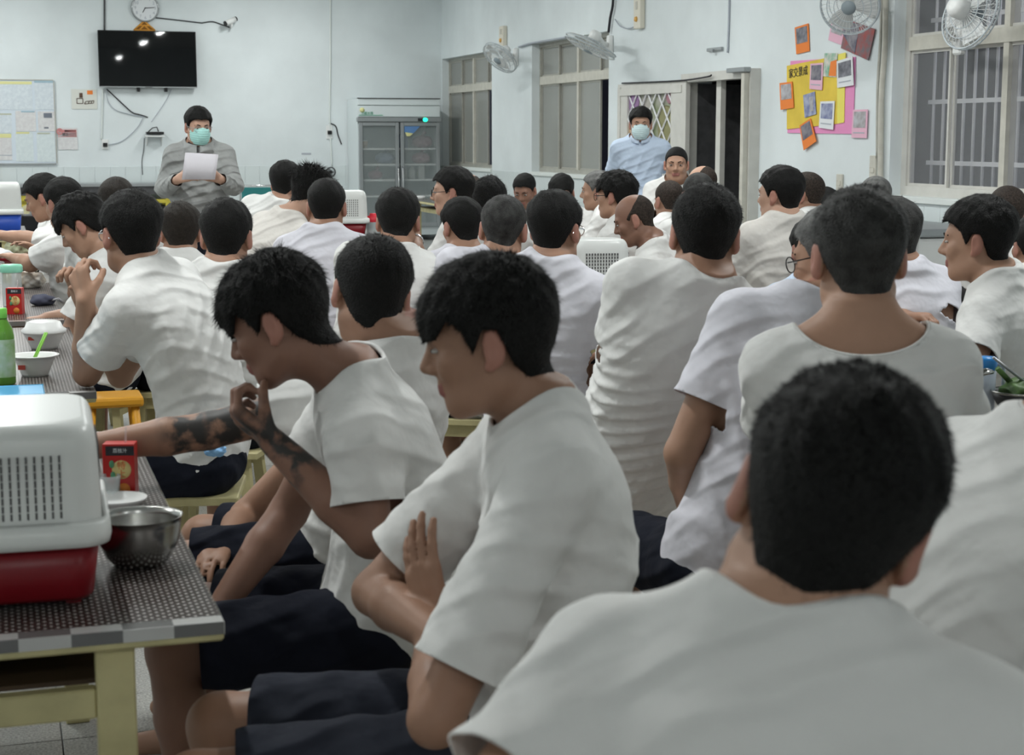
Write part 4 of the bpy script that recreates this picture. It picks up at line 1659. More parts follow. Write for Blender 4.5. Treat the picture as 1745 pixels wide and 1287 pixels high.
# gold fretwork triangle
t = B_thing('gold_ornament', 'gold pierced triangular ornament between the clock and the television', 'ornament', 246, 52, .0)
bm = BM()
W2, H2 = 17 * SB, 15 * SB
for a, b in (((-W2, 0), (0, H2)), ((0, H2), (W2, 0)), ((-W2, 0), (W2, 0)), ((-W2 * .5, 0), (0, H2 * .55)), ((W2 * .5, 0), (0, H2 * .55)), ((-W2 * .5, H2 * .5), (W2 * .5, H2 * .5))):
    tube(bm, [(a[0], -.02, a[1]), (b[0], -.02, b[1])], .012, 6)
obj('fretwork', bm, mat('gold', (.75, .36, .06), .45, .3), t)
bm = BM(); prism(bm, [(-W2 * .9, 0), (0, H2 * .92), (W2 * .9, 0)], -.014, -.008)
obj('backing', bm, mat('gold_dark', (.30, .13, .02), .5, .2), t)

# security camera
t = B_thing('security_camera', 'small white security camera on a bracket right of the clock', 'camera', 393, 47, .0)
bm = BM(); tube(bm, [(0, 0, 0), (0, -.10, .0), (0, -.12, .05)], .016, 8)
obj('bracket', bm, MATS['white_plastic'], t)
a, b = Vector((.05, -.10, .11)), Vector((-.09, -.16, .045))
bm = BM(); tube(bm, [a, b], .040, 14)
obj('barrel', bm, MATS['white_plastic'], t)
bm = BM(); tube(bm, [b, b + (b - a) * .08], .037, 14)
obj('lens', bm, MATS['black_plastic'], t)
bm = BM(); tube(bm, [a, a + (a - b) * .14], .034, 12)
obj('rear_cap', bm, MATS['black_plastic'], t)


def cable(name, label, pts, r, m, wall='B', o=.012, cat='cable'):
    """a run of cable given by its corners in the picture, lying on a wall"""
    W3 = []
    for p in pts:
        oo = p[2] if len(p) > 2 else o
        if wall == 'B':
            x, z = hitB(p[0], p[1], oo); W3.append(onB(x, z, oo))
        else:
            s, z = hitR(p[0], p[1], oo); W3.append(onR(s, z, oo))
    # smooth the run
    out = [W3[0]]
    for i in range(len(W3) - 1):
        p0 = W3[max(i - 1, 0)]; p1 = W3[i]; p2 = W3[i + 1]; p3 = W3[min(i + 2, len(W3) - 1)]
        for k in range(1, 7):
            q = k / 6
            out.append(.5 * ((2 * p1) + (p2 - p0) * q + (2 * p0 - 5 * p1 + 4 * p2 - p3) * q * q + (3 * p1 - p0 - 3 * p2 + p3) * q ** 3))
    base = out[0]
    bm = BM(); tube(bm, [p - base for p in out], r, 6)
    return tag(obj(name, bm, MATS[m], None, base), label, cat)


cable('camera_cable', 'thin dark cable running from the clock to the security camera', [(262, 30), (300, 34), (342, 39), (345, 39), (362, 37), (378, 42), (392, 47)], .008, 'ink')
cable('television_cable', 'black cable looping from the television down to the little shelf', [(182, 152, .05), (196, 165), (212, 180), (226, 192), (240, 196), (252, 200)], .009, 'ink')
cable('aerial_cable', 'second cable drooping left of the television cable', [(181, 152, .05), (184, 172), (196, 187), (214, 193), (230, 197), (250, 199)], .006, 'ink_grey')
cable('shelf_cable', 'pale cable from the television to the shelf', [(292, 152, .05), (285, 168), (272, 188), (258, 208)], .005, 'ink_grey')
cable('plug_cable', 'pale cable sagging from the little shelf to the socket', [(244, 200), (236, 215), (222, 230), (205, 242), (184, 247)], .006, 'ink_grey')
cable('loose_cable', 'thin cable hanging below the little shelf', [(246, 235), (245, 255), (242, 275), (243, 298)], .005, 'ink')
cable('conduit_pipe', 'dark conduit pipe rising above the television', [(178, -14), (178, 20), (178, 52)], .014, 'dark_steel', cat='pipe')
cable('wall_trunking', 'white cable trunking below the left end of the television', [(175, 152), (174, 200), (173, 238)], .012, 'plaster_low', cat='trunking')
cable('tall_trunking', 'white cable trunking on the wall left of the fridge', [(563, -10), (563, 100), (562, 205), (566, 285)], .012, 'plaster_low', cat='trunking')
cable('fridge_cable', 'black power cable looping beside the fridge', [(561, 210), (572, 215), (576, 230), (582, 246)], .009, 'ink')


def socket(name, label, u, v, wall='B', plug=True, hh=.07):
    t = (B_thing if wall == 'B' else R_thing)(name, label, 'socket', u, v)
    if wall == 'R':
        t.rotation_euler.z = ANG - math.pi / 2
    bm = BM(); bx(bm, -.045, .045, -.02, 0, -hh, hh, .004)
    obj('plate', bm, MATS['white_plastic'] if wall == 'B' else MATS['beige_paint'], t)
    bm = BM(); bx(bm, -.03, .03, -.055 if plug else -.024, -.02, -.035 if plug else -.02, .02, .005)
    obj('plug' if plug else 'rocker', bm, MATS['black_plastic'] if plug else MATS['beige_paint'], t)
    return t


socket('wall_socket', 'wall socket with black plug below the television', 179, 246)
socket('wall_socket', 'wall socket with black plug left of the fridge', 561, 225, hh=.10)
socket('light_switch', 'cream light switch below the posters on the right wall', 1433, 312, 'R', False)
socket('light_switch', 'cream switch box beside the big window frame', 1490, 290, 'R', False, .11)

# little shelf with a set-top box
t = B_thing('wall_shelf', 'small white bracket shelf below the television', 'shelf', 262, 231)
bm = BM(); bx(bm, -.13, .13, -.18, 0, -.02, 0, .003)
obj('board', bm, MATS['white_plastic'], t)
for sx in (-.1, .1):
    bm = BM(); prism(bm, [(-.16, -.02), (0, -.02), (0, -.15)], sx - .006, sx + .006, M=Rz(-math.pi / 2) @ Matrix.Scale(-1, 4, (1, 0, 0)))
    obj('bracket', bm, MATS['white_plastic'], t)
x, z = hitB(264, 229, .09)
t = thing('set_top_box', 'black set-top box on the little wall shelf', 'electronics', onB(x, z + .0, .09), ANG)
bm = BM(); bx(bm, -.12, .12, -.07, .07, 0, .035, .004)
obj('case', bm, MATS['black_plastic'], t)
bm = BM(); tube(bm, [(-.09, 0, .035), (-.03, .0, .09), (.03, 0, .10), (.05, 0, .04)], .008, 6)
obj('lead', bm, MATS['black_plastic'], t)

# paper with printed lines
def lines_mat(name, base, ink, scale, dist=1.5):
    m = bpy.data.materials.new(name); m.use_nodes = True
    nt = m.node_tree; b = nt.nodes['Principled BSDF']; b.inputs['Roughness'].default_value = .7
    tc = nt.nodes.new('ShaderNodeTexCoord')
    wv = nt.nodes.new('ShaderNodeTexWave'); wv.bands_direction = 'Z'; wv.inputs['Scale'].default_value = scale
    nz = nt.nodes.new('ShaderNodeTexNoise'); nz.inputs['Scale'].default_value = 22
    nt.links.new(tc.outputs['Object'], wv.inputs['Vector']); nt.links.new(tc.outputs['Object'], nz.inputs['Vector'])
    mu = nt.nodes.new('ShaderNodeMath'); mu.operation = 'MULTIPLY'
    nt.links.new(wv.outputs['Fac'], mu.inputs[0]); nt.links.new(nz.outputs['Fac'], mu.inputs[1])
    cr = nt.nodes.new('ShaderNodeValToRGB')
    cr.color_ramp.elements[0].position = .30; cr.color_ramp.elements[1].position = .50
    cr.color_ramp.elements[0].color = (*base, 1); cr.color_ramp.elements[1].color = (*ink, 1)
    nt.links.new(mu.outputs[0], cr.inputs[0]); nt.links.new(cr.outputs[0], b.inputs['Base Color'])
    MATS[name] = m
    return m


lines_mat('print_blue', (.70, .76, .80), (.50, .56, .63), 22)
lines_mat('print_pink', (.72, .72, .72), (.55, .52, .54), 20)
lines_mat('print_grey', (.70, .77, .78), (.55, .62, .65), 26)

x0, z1 = hitB(-60, 136); x1, z0 = hitB(96, 278)
t = thing('notice_board', 'white notice board covered in sheets at the left of the far wall', 'notice board', onB((x0 + x1) / 2, (z0 + z1) / 2), ANG)
w, hgt = x1 - x0, z1 - z0
bm = BM(); bx(bm, -w / 2, w / 2, -.02, 0, -hgt / 2, hgt / 2)
obj('panel', bm, MATS['paper_cool'], t)
bm = BM(); bx(bm, -w / 2, w / 2, -.035, 0, -hgt / 2 - .02, -hgt / 2)
obj('ledge', bm, MATS['grey_metal'], t)
bm = BM(); bx(bm, w / 2, w / 2 + .012, -.03, 0, -hgt / 2, hgt / 2); bx(bm, -w / 2, w / 2, -.03, 0, hgt / 2, hgt / 2 + .012)
obj('frame', bm, MATS['aluminium'], t)


def sheet(label, u0, v0, u1, v1, m, bars=(), o=.022, name='notice_sheet', cat='paper', group='sheets on the notice board'):
    xa, za = hitB(u0, v0, o); xb, zb = hitB(u1, v1, o)
    c = onB((xa + xb) / 2, (za + zb) / 2, o)
    t = thing(name, label, cat, c, ANG, group)
    w, h_ = xb - xa, za - zb
    bm = BM(); bx(bm, -w / 2, w / 2, -.003, 0, -h_ / 2, h_ / 2)
    obj('sheet', bm, MATS[m], t)
    for (fx0, fz0, fx1, fz1, mm) in bars:          # fractions from the upper left corner
        bm = BM(); bx(bm, -w / 2 + w * fx0, -w / 2 + w * fx1, -.005, -.003, h_ / 2 - h_ * fz1, h_ / 2 - h_ * fz0)
        obj('print_block', bm, MATS[mm], t)
    return t


mat('header_yellow', (.74, .72, .35), .8); mat('header_blue', (.36, .50, .58), .8); mat('header_olive', (.50, .52, .42), .8)
mat('pic_dark', (.18, .20, .24), .7); mat('sign_red', (.62, .25, .25), .7); mat('sign_cream', (.70, .71, .66), .6)
sheet('wide sheet with pale yellow heading, top left of the notice board', -55, 138, 56, 187, 'print_blue', [(0, 0, 1, .10, 'header_yellow')])
sheet('sheet with blue heading, top right of the notice board', 58, 137, 95, 187, 'print_blue', [(0, 0, 1, .08, 'header_blue')])
sheet('sheet with grey-green heading, middle left of the notice board', -55, 193, 21, 227, 'print_blue', [(0, 0, 1, .08, 'header_olive')])
sheet('pinkish sheet with short blue heading, centre of the notice board', 26, 189, 62, 224, 'print_pink', [(.28, 0, .95, .07, 'header_blue')])
sheet('sheet with two dark pictures, middle right of the notice board', 64, 190, 94, 224, 'print_pink', [(.35, .08, .85, .32, 'pic_dark'), (.35, .78, .62, .86, 'pic_dark')])
sheet('sheet with bright yellow heading, bottom left of the notice board', -55, 228, 21, 273, 'print_pink', [(0, 0, 1, .15, 'header_yellow'), (0, .80, 1, .83, 'ink_grey')])
sheet('sheet with narrow yellow heading, bottom centre of the notice board', 26, 225, 58, 275, 'print_grey', [(.05, 0, .8, .06, 'header_yellow')])
sheet('sheet with brownish heading, bottom right of the notice board', 62, 226, 95, 276, 'print_grey', [(.05, 0, .75, .05, 'header_olive')])
t = sheet('pinkish notice with red no-smoking roundel right of the notice board', 98, 218, 133, 255, 'print_pink', [(.03, .08, .95, .42, 'sign_red'), (.05, .20, .93, .40, 'paper'), (.35, .10, .93, .18, 'ink')], .006, 'warning_notice', 'notice', None)
bm = BM(); lathe(bm, [(.028, 0), (.045, 0), (.045, .004), (.028, .004), (.028, 0)], 20, c=(0, 0, 0), M=T(-.105, -.006, .10) @ Rx(math.pi / 2), smooth=False)
obj('roundel', bm, MATS['sign_red'], t)
text_mesh('lettering', '禁止', .045, MATS['ink'], t, T(-.03, -.008, .055) @ FACE_OUT)
t = sheet('cream picture sign of a chair and ramp beside the television', 121, 152, 166, 186, 'sign_cream', [(.62, .06, .84, .26, 'paper_orange')], .006, 'chair_sign', 'sign', None)
bm = BM()
for a, b in (((-.10, -.06), (-.10, .01)), ((-.10, .01), (-.02, .01)), ((-.02, .01), (-.02, -.06)), ((-.10, -.06), (-.02, -.06)), ((.0, -.065), (.12, -.055)), ((.0, -.065), (.02, -.03)), ((.02, -.03), (.13, -.02)), ((.13, -.02), (.12, -.055)), ((.05, -.06), (.07, -.025)), ((.09, -.058), (.10, -.022))):
    tube(bm, [(a[0], -.006, a[1]), (b[0], -.006, b[1])], .005, 5)
bx(bm, -.065, -.02, -.008, -.004, .02, .085)
obj('drawing', bm, MATS['brown'], t)
x, z = hitB(522, 262)
t = thing('label_strip', 'thin grey lettered strip on the wall right of the speaker', 'label', onB(x, z), ANG)
bm = BM(); bx(bm, -.07, .07, -.004, 0, -.012, .012)
obj('strip', bm, MATS['ink_grey'], t)

# little round wall fan low beside the fridge
t = B_thing('small_fan', 'small round grey fan on the wall left of the fridge', 'fan', 561, 293)
bm = BM(); tube(bm, [(0, 0, 0), (0, -.10, 0)], .03, 10); obj('mount', bm, MATS['grey_metal'], t)
bm = BM(); lathe(bm, [(.060, .09), (.075, .10), (.075, .13), (.060, .14), (.060, .09)], 28, M=Rx(math.pi / 2)); obj('ring', bm, MATS['dark_steel'], t)
bm = BM(); lathe(bm, [(0, .10), (.025, .10), (.025, .135), (0, .14)], 16, M=Rx(math.pi / 2)); obj('hub', bm, MATS['black_plastic'], t)
for k in range(3):
    a = k * 2.094
    bm = BM(); bx(bm, .02, .06, -.118, -.112, -.018, .018, M=Ry(a)); obj('blade', bm, MATS['grey_metal'], t)

# counter along the far wall with yellow trestle
xa, _ = hitB(22, 315, .6); xb, _ = hitB(300, 315, .6)
t = thing('serving_counter', 'long dark-topped counter on yellow legs along the far wall', 'counter', onB((xa + xb) / 2, 0, .35), ANG)
w = (xb - xa) / 2
bm = BM(); bx(bm, -w, w, -.30, .30, .81, .85, .004); obj('top', bm, MATS['grey_metal'], t)
bm = BM(); bx(bm, -w + .05, w - .05, -.28, -.25, .70, .81); obj('apron', bm, MATS['dark_steel'], t)
for xx in (-w + .15, -w + .9, w - .7, w - .1):
    for yy in (-.24, .24):
        bm = BM(); bx(bm, xx - .05, xx + .05, yy - .03, yy + .03, 0, .80); obj('leg', bm, MATS['yellow_wood'], t)
bm = BM(); bx(bm, -w + .1, w - .1, -.27, -.23, .58, .63); obj('rail', bm, MATS['yellow_wood'], t)
# dark crates under it
for k in range(5):
    xx = -w + .35 + k * .42
    t2 = thing('storage_crate', 'dark storage crate under the far counter, %s from its left end' % ['first', 'second', 'third', 'fourth', 'fifth'][k], 'crate', onB((xa + xb) / 2 + xx, 0, .32), ANG, 'crates under the counter')
    bm = BM(); bx(bm, -.18, .18, -.2, .2, 0, .5, .01); obj('box', bm, MATS['dark_steel'], t2)
    bm = BM(); bx(bm, -.19, .19, -.21, .21, .5, .54, .006); obj('lid', bm, MATS['black_plastic'], t2)

# black bin with a clear bag
p = PZ(58, 366, .72)
t = thing('waste_bin', 'black waste bin lined with a clear plastic bag at far left', 'bin', (p.x, p.y, 0))
bm = BM(); lathe(bm, [(0, 0), (.17, 0), (.215, .70), (.225, .72), (.20, .72), (.16, .03), (0, .03)], 28); obj('tub', bm, MATS['black_plastic'], t)
bm = BM()
bmesh.ops.create_icosphere(bm, subdivisions=3, radius=.15)
for v_ in bm.verts:
    v_.co *= 1 + .14 * math.sin(v_.co.x * 60) * math.sin(v_.co.y * 47 + 1) * math.sin(v_.co.z * 52 + 2)
    v_.co.z = v_.co.z * .6 + .74
obj('bag', bm, MATS['cling_film'], t)

# teal-backed chair
p = PZ(437, 318, .86)
t = thing('metal_chair', 'metal-framed chair with a teal back behind the speaker', 'chair', (p.x, p.y, 0), ANG)
bm = BM(); bx(bm, -.19, .19, -.012, .012, .58, .85, .01); obj('backrest', bm, mat('teal', (.03, .22, .22), .6), t)
bm = BM(); tube(bm, [(-.21, 0, 0), (-.21, 0, .80), (-.19, 0, .87), (.19, 0, .87), (.21, 0, .80), (.21, 0, 0)], .013, 8); obj('back_frame', bm, MATS['chrome'], t)
bm = BM(); bx(bm, -.20, .20, .02, .42, .42, .46, .01); obj('seat', bm, MATS['teal'], t)
for sx in (-.19, .19):
    bm = BM(); tube(bm, [(sx, .40, 0), (sx, .40, .42)], .012, 8); obj('leg', bm, MATS['chrome'], t)

# ------------------------------------------------------------------ glass-door fridge
FO = .76
x0, z1 = hitB(610, 168, FO); x1, _ = hitB(750, 170, FO)
t = thing('display_fridge', 'tall two-door glass display fridge in the far corner', 'fridge', onB((x0 + x1) / 2, 0, 0), ANG)
w = (x1 - x0) / 2
zt = z1
_, zh = hitB(680, 200, FO)           # header lower edge
_, zd = hitB(680, 208, FO)           # top of the doors
bm = BM()
bx(bm, -w, -w + .04, -FO + .05, -.03, .08, zt); bx(bm, w - .04, w, -FO + .05, -.03, .08, zt)
bx(bm, -w + .04, w - .04, -.07, -.03, .08, zt); bx(bm, -w + .04, w - .04, -FO + .05, -.07, zh + .02, zt); bx(bm, -w + .04, w - .04, -FO + .05, -.07, .08, .22)
obj('cabinet', bm, mat('fridge_white', (.70, .76, .77), .35), t)
for k, (za, zb) in enumerate(((zh + .006, (zh + zt) / 2 + .03), ((zh + zt) / 2 + .04, zt))):
    bm = BM(); bx(bm, -w, w, -FO + .01, -FO + .05, za, zb, .004); obj('header_panel', bm, MATS['fridge_white'], t)
bm = BM(); bx(bm, -w - .004, w + .004, -FO, -FO + .05, zt, zt + .012); obj('top_trim', bm, MATS['dark_steel'], t)
bm = BM(); bx(bm, -w - .02, w + .02, -FO - .02, -FO + .05, zd, zh, .01); obj('control_strip', bm, MATS['grey_metal'], t)
bm = BM(); lathe(bm, [(0, 0), (.030, 0), (.026, .012), (0, .016)], 16, M=T(w * .62, -FO - .02, (zd + zh) / 2) @ Rx(math.pi / 2) @ Matrix.Diagonal((1.3, 1, 1, 1)))
obj('pilot_light', bm, mat('green_led', (.02, .85, .45), .4, emit=2.5), t)
bm = BM(); bx(bm, w * .44, w * .60, -FO - .026, -FO - .02, zd + .012, zh - .012); obj('control_panel', bm, MATS['ink'], t)
bm = BM(); lathe(bm, [(0, 0), (.035, 0), (.035, .004), (0, .004)], 16, M=T(-w + .06, -FO + .01, zh + .10) @ Rx(math.pi / 2)); obj('round_logo', bm, MATS['header_yellow'], t)
bm = BM(); bx(bm, -w + .01, -w + .36, -FO + .004, -FO + .01, zh + .025, zh + .033); obj('underline', bm, mat('logo_green', (.05, .32, .18), .6), t)
text_mesh('lettering', '冷藏冰箱', .045, MATS['logo_green'], t, T(-w + .13, -FO + .006, zh + .055) @ FACE_OUT)
for sx in (-1, 1):
    xa, xb = (-w + .01, -.012) if sx < 0 else (.012, w - .01)
    f = .05
    bm = BM()
    bx(bm, xa, xa + f, -FO - .01, -FO + .04, .20, zd - .005, .004); bx(bm, xb - f, xb, -FO - .01, -FO + .04, .20, zd - .005, .004)
    bx(bm, xa + f, xb - f, -FO - .01, -FO + .04, zd - .055, zd - .005, .004); bx(bm, xa + f, xb - f, -FO - .01, -FO + .04, .20, .26, .004)
    d = obj('door', bm, MATS['grey_metal'], t)
    bm = BM(); bx(bm, xa + f, xb - f, -FO + .008, -FO + .014, .26, zd - .055); obj('glass', bm, MATS['fridge_glass'], d)
    bm = BM(); xx = xb - .02 if sx < 0 else xa + .02
    tube(bm, [(xx, -FO - .01, .62), (xx, -FO - .045, .66), (xx, -FO - .045, 1.02), (xx, -FO - .01, 1.06)], .010, 8); obj('handle', bm, MATS['chrome'], d)
for sx in (-1, 1):
    for k, vv in enumerate((254, 281, 307.5, 335)):
        _, zz = hitB(640, vv, FO - .05)
        xa, xb = (-w + .045, -.01) if sx < 0 else (.01, w - .045)
        bm = BM(); bx(bm, xa, xb, -FO + .06, -.08, zz - .012, zz + .012); obj('shelf', bm, MATS['white_plastic'], t)
bm = BM(); prism(bm, [(.07, 0), (.30, 0), (.20, -.10), (.12, -.13), (.07, -.08)], -FO - .004, -FO + .006, M=T(0, 0, zd - .06)); st = obj('sticker', bm, mat('sticker_blue', (.12, .25, .50), .6), t)
bm = BM(); prism(bm, [(.08, -.085), (.20, -.10), (.15, -.14), (.10, -.14)], -FO - .006, -FO - .004, M=T(0, 0, zd - .06)); obj('sticker_band', bm, MATS['header_yellow'], st)
fr_loc = t.location.copy()
mat('milk', (.70, .70, .68), .5); mat('rose', (.40, .20, .24), .6); mat('tan', (.55, .38, .22), .6); mat('slate_blue', (.25, .30, .42), .6)


def in_fridge(name, label, cat, dx, v, kind, m, s=1.0):
    _, zz = hitB(640, v, FO - .05)
    q = CORNER + RD * ((x0 + x1) / 2 + dx) - TD * (FO - .28) + Vector((0, 0, zz + .012))
    t = thing(name, label, cat, q, ANG, 'goods in the fridge')
    bm = BM()
    if kind == 'carton':
        bx(bm, -.045 * s, .045 * s, -.045, .045, 0, .19, .004); obj('box', bm, MATS[m], t)
        bm = BM(); prism(bm, [(-.045 * s, .19), (.045 * s, .19), (0, .24)], -.045, .045); obj('gable', bm, MATS[m], t)
    elif kind == 'bottle':
        lathe(bm, [(0, 0), (.04 * s, 0), (.04 * s, .13), (.016, .18), (.016, .20), (0, .20)], 16); obj('body', bm, MATS[m], t)
        bm = BM(); lathe(bm, [(.018, .195), (.018, .22), (0, .22)], 12); obj('cap', bm, MATS['white_plastic'], t)
    elif kind == 'tub':
        lathe(bm, [(0, 0), (.05 * s, 0), (.06 * s, .10), (0, .10)], 18); obj('tub', bm, MATS[m], t)
        bm = BM(); lathe(bm, [(.064 * s, .098), (.064 * s, .112), (0, .114)], 18); obj('lid', bm, MATS['white_plastic'], t)
    else:
        bmesh.ops.create_icosphere(bm, subdivisions=3, radius=.14 * s)
        for v_ in bm.verts:
            v_.co *= 1 + .10 * math.sin(v_.co.x * 40 + dx * 9) * math.sin(v_.co.y * 37) * math.sin(v_.co.z * 30 + 1)
            v_.co.z = max(v_.co.z * .62 + .08 * s, 0)
        obj('bag', bm, MATS[m], t)
        bm = BM(); tube(bm, [(0, 0, .15 * s), (.02, 0, .19 * s), (.05, 0, .21 * s)], .014, 6, r2=.03); obj('knot', bm, MATS[m], t)
    return t


in_fridge('food_tub', 'tan tub on the top shelf behind the left fridge door', 'tub', -.46, 254, 'tub', 'tan', .9)
in_fridge('food_bag', 'pale bag on the second shelf behind the left fridge door', 'bag', -.16, 281, 'bag', 'slate_blue')
in_fridge('food_bag', 'pinkish bag on the third shelf behind the left fridge door', 'bag', -.30, 307.5, 'bag', 'rose', .8)
in_fridge('drink_carton', 'grey carton on the top shelf behind the right fridge door', 'carton', .12, 254, 'carton', 'slate_blue', 1.2)
in_fridge('food_bag', 'rose bag on the top shelf behind the right fridge door', 'bag', .40, 254, 'bag', 'rose', 1.1)
in_fridge('food_bag', 'rose bag on the second shelf behind the right fridge door', 'bag', .38, 281, 'bag', 'rose')
in_fridge('drink_bottle', 'first of the milk bottles behind the right fridge door', 'bottle', .13, 307.5, 'bottle', 'milk')
in_fridge('drink_bottle', 'second of the milk bottles behind the right fridge door', 'bottle', .25, 307.5, 'bottle', 'milk', 1.2)
in_fridge('drink_carton', 'white carton right of the milk bottles in the fridge', 'carton', .38, 307.5, 'carton', 'milk')

# ================================================================== right wall: door, fans, posters
# the doorway: a near-black box added behind to block the passage light, a steel casing, leaf laid open against the wall
a, b, _, zd_ = DOOR
bm = BM()
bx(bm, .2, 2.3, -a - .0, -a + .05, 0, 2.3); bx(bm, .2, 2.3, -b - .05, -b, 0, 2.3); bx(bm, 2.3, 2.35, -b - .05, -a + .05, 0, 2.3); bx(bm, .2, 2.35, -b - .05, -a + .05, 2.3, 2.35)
room('wall_shade_box', bm, mat('shade_black', (.035, .036, .038), .9))  # added box; its near-black colour stands in for the doorway's shade
bm = BM()
bx(bm, -.10, .03, -a - .05, -a + .05, 0, zd_ + .06); bx(bm, -.10, .03, -b - .05, -b + .05, 0, zd_ + .06); bx(bm, -.10, .03, -b + .05, -a - .05, zd_ - .02, zd_ + .06)
door = room('door_1', bm, MATS['pale_paint'])
bm = BM(); bx(bm, -.02, .03, -9.93, -9.83, 0, zd_ - .02); obj('mullion', bm, MATS['pale_paint'], door)
bm = BM(); bx(bm, .03, .80, -a - .045, -a - .004, 0.01, zd_ - .03, .004); lf = obj('inner_leaf', bm, MATS['dark_steel'], door)
bm = BM(); bx(bm, -.15, -.10, -b - .03, -b + .03, 0, zd_ + .02, .003); obj('folded_leaf', bm, MATS['beige_paint'], door)
bm = BM(); bx(bm, -.17, -.10, -b - .06, -b + .30, zd_ + .03, zd_ + .07, .004); obj('closer_track', bm, MATS['grey_metal'], door)
bm = BM(); bx(bm, -.108, -.10, -a - .05, -a - .005, 1.50, 1.66); obj('lock_plate', bm, MATS['dark_steel'], door)
t = R_thing('yellow_towel', 'yellow towel hanging in the dark beyond the door', 'towel', 1241, 178, -1.2)
t.rotation_euler.z = ANG - math.pi / 2
bm = BM()
for k in range(8):
    bx(bm, -.16 + k * .04, -.12 + k * .04, -.012 + .008 * (k % 2), .0 + .008 * (k % 2), -.30 - .02 * (k % 3), 0, .004)
obj('cloth', bm, mat('towel_yellow', (.75, .66, .10), .9), t)
bm = BM(); tube(bm, [(-.4, 0, 0), (.4, 0, 0)], .01, 6); obj('rod', bm, MATS['grey_metal'], t)
# open leaf with diamond mesh window
s0, _ = hitR(1056, 200, .09); s1, _ = hitR(1172, 200, .09)
zt_ = 2.03
t = bpy.data.objects.new('door_2', None); COL.objects.link(t); t.location = onR((s0 + s1) / 2, 0, .09); t.rotation_euler = (0, 0, ANG - math.pi / 2)
tag(t, None, None, None, 'structure')
w = (s1 - s0) / 2
ga, gz1 = hitR(1068, 157, .12); gb, gz0 = hitR(1141, 246, .12)
g0, g1 = ga - (s0 + s1) / 2, gb - (s0 + s1) / 2
bm = BM()
bx(bm, -w, g0, -.025, .025, 0.02, zt_, .004); bx(bm, g1, w, -.025, .025, .02, zt_, .004)
bx(bm, g0, g1, -.025, .025, gz1, zt_); bx(bm, g0, g1, -.025, .025, .02, gz0)
leaf = obj('leaf', bm, MATS['pale_paint'], t)
bm = BM()
bx(bm, -w + .02, -w + .09, -.035, -.025, .05, zt_ - .03); bx(bm, -w + .09, w - .09, -.035, -.025, zt_ - .12, zt_ - .05)
obj('moulding', bm, MATS['pale_paint'], leaf)
bm = BM(); bx(bm, g0, g1, .005, .012, gz0, gz1)
m = mat('mural', (.55, .50, .52), .6, col2=(.22, .26, .14), vscale=4.2)
obj('backing_pane', bm, m, leaf)
for k, (c, r, cc) in enumerate((((.10, .85), .16, 'photo_purple'), ((.92, .92), .10, 'rose'), ((.05, .18), .14, 'tan'), ((.85, .30), .22, 'olive'), ((.15, .45), .12, 'leaf_green'))):
    mat('photo_purple', (.30, .18, .34), .6); mat('olive', (.26, .25, .12), .6); mat('leaf_green', (.10, .30, .16), .6)
    bm = BM(); lathe(bm, [(0, 0), (r, 0), (r * .9, .006), (0, .008)], 20, M=T(g0 + (g1 - g0) * c[0], .004, gz0 + (gz1 - gz0) * c[1]) @ Rx(math.pi / 2))
    bmesh.ops.bisect_plane(bm, geom=bm.verts[:] + bm.edges[:] + bm.faces[:], plane_co=(g0, 0, 0), plane_no=(-1, 0, 0), clear_outer=True)
    bmesh.ops.bisect_plane(bm, geom=bm.verts[:] + bm.edges[:] + bm.faces[:], plane_co=(g1, 0, 0), plane_no=(1, 0, 0), clear_outer=True)
    bmesh.ops.bisect_plane(bm, geom=bm.verts[:] + bm.edges[:] + bm.faces[:], plane_co=(0, 0, gz1), plane_no=(0, 0, 1), clear_outer=True)
    bmesh.ops.bisect_plane(bm, geom=bm.verts[:] + bm.edges[:] + bm.faces[:], plane_co=(0, 0, gz0), plane_no=(0, 0, -1), clear_outer=True)
    obj('paper_flower', bm, MATS[cc], leaf)
W_, H_ = g1 - g0, gz1 - gz0
for sg in (1, -1):
    for k in range(-6, 12):
        c = k * .26
        pts = []
        for q in np.linspace(0, 1, 60):
            xx = W_ * q
            zz = sg * 1.0 * xx + c if sg > 0 else -xx + c + .0
            if 0 <= zz <= H_:
                pts.append((g0 + xx, -.012, gz0 + zz))
        if len(pts) >= 2:
            bm = BM(); tube(bm, [pts[0], pts[-1]], .010, 5); obj('mesh_bar', bm, MATS['white_bar'], leaf)
cable('bell_wire', 'dark wire sagging over the open door leaf', [(1060, 142), (1110, 140), (1165, 137), (1205, 131), (1212, 128)], .008, 'ink', 'R', .13)
cable('fan_wire', 'bundle of dark wires above the second wall fan', [(1045, -8), (1044, 10), (1040, 30), (1037, 55)], .014, 'ink', 'R', .03)
cable('window_wire', 'wire along the top of the middle window', [(884, 80), (905, 74), (940, 68), (970, 63)], .012, 'ink_grey', 'R', .03)
cable('control_cable', 'thin cord drooping from the control box', [(1048, 33), (1058, 45), (1075, 48), (1090, 38)], .007, 'ink_grey', 'R', .03)
cable('wall_wire', 'thin wire trunking above the door', [(1243, -8), (1242, 40), (1240, 90)], .010, 'ink_grey', 'R', .01)
cable('conduit_pipe', 'pale conduit running down beside the big window', [(1509, -10), (1508, 80), (1502, 170), (1500, 335)], .022, 'beige_paint', 'R', .03, 'pipe')
cable('conduit_pipe', 'thin brownish conduit left of the pale one by the window', [(1503, -10), (1501, 60), (1496, 150), (1495, 270)], .012, 'aluminium', 'R', .02, 'pipe')

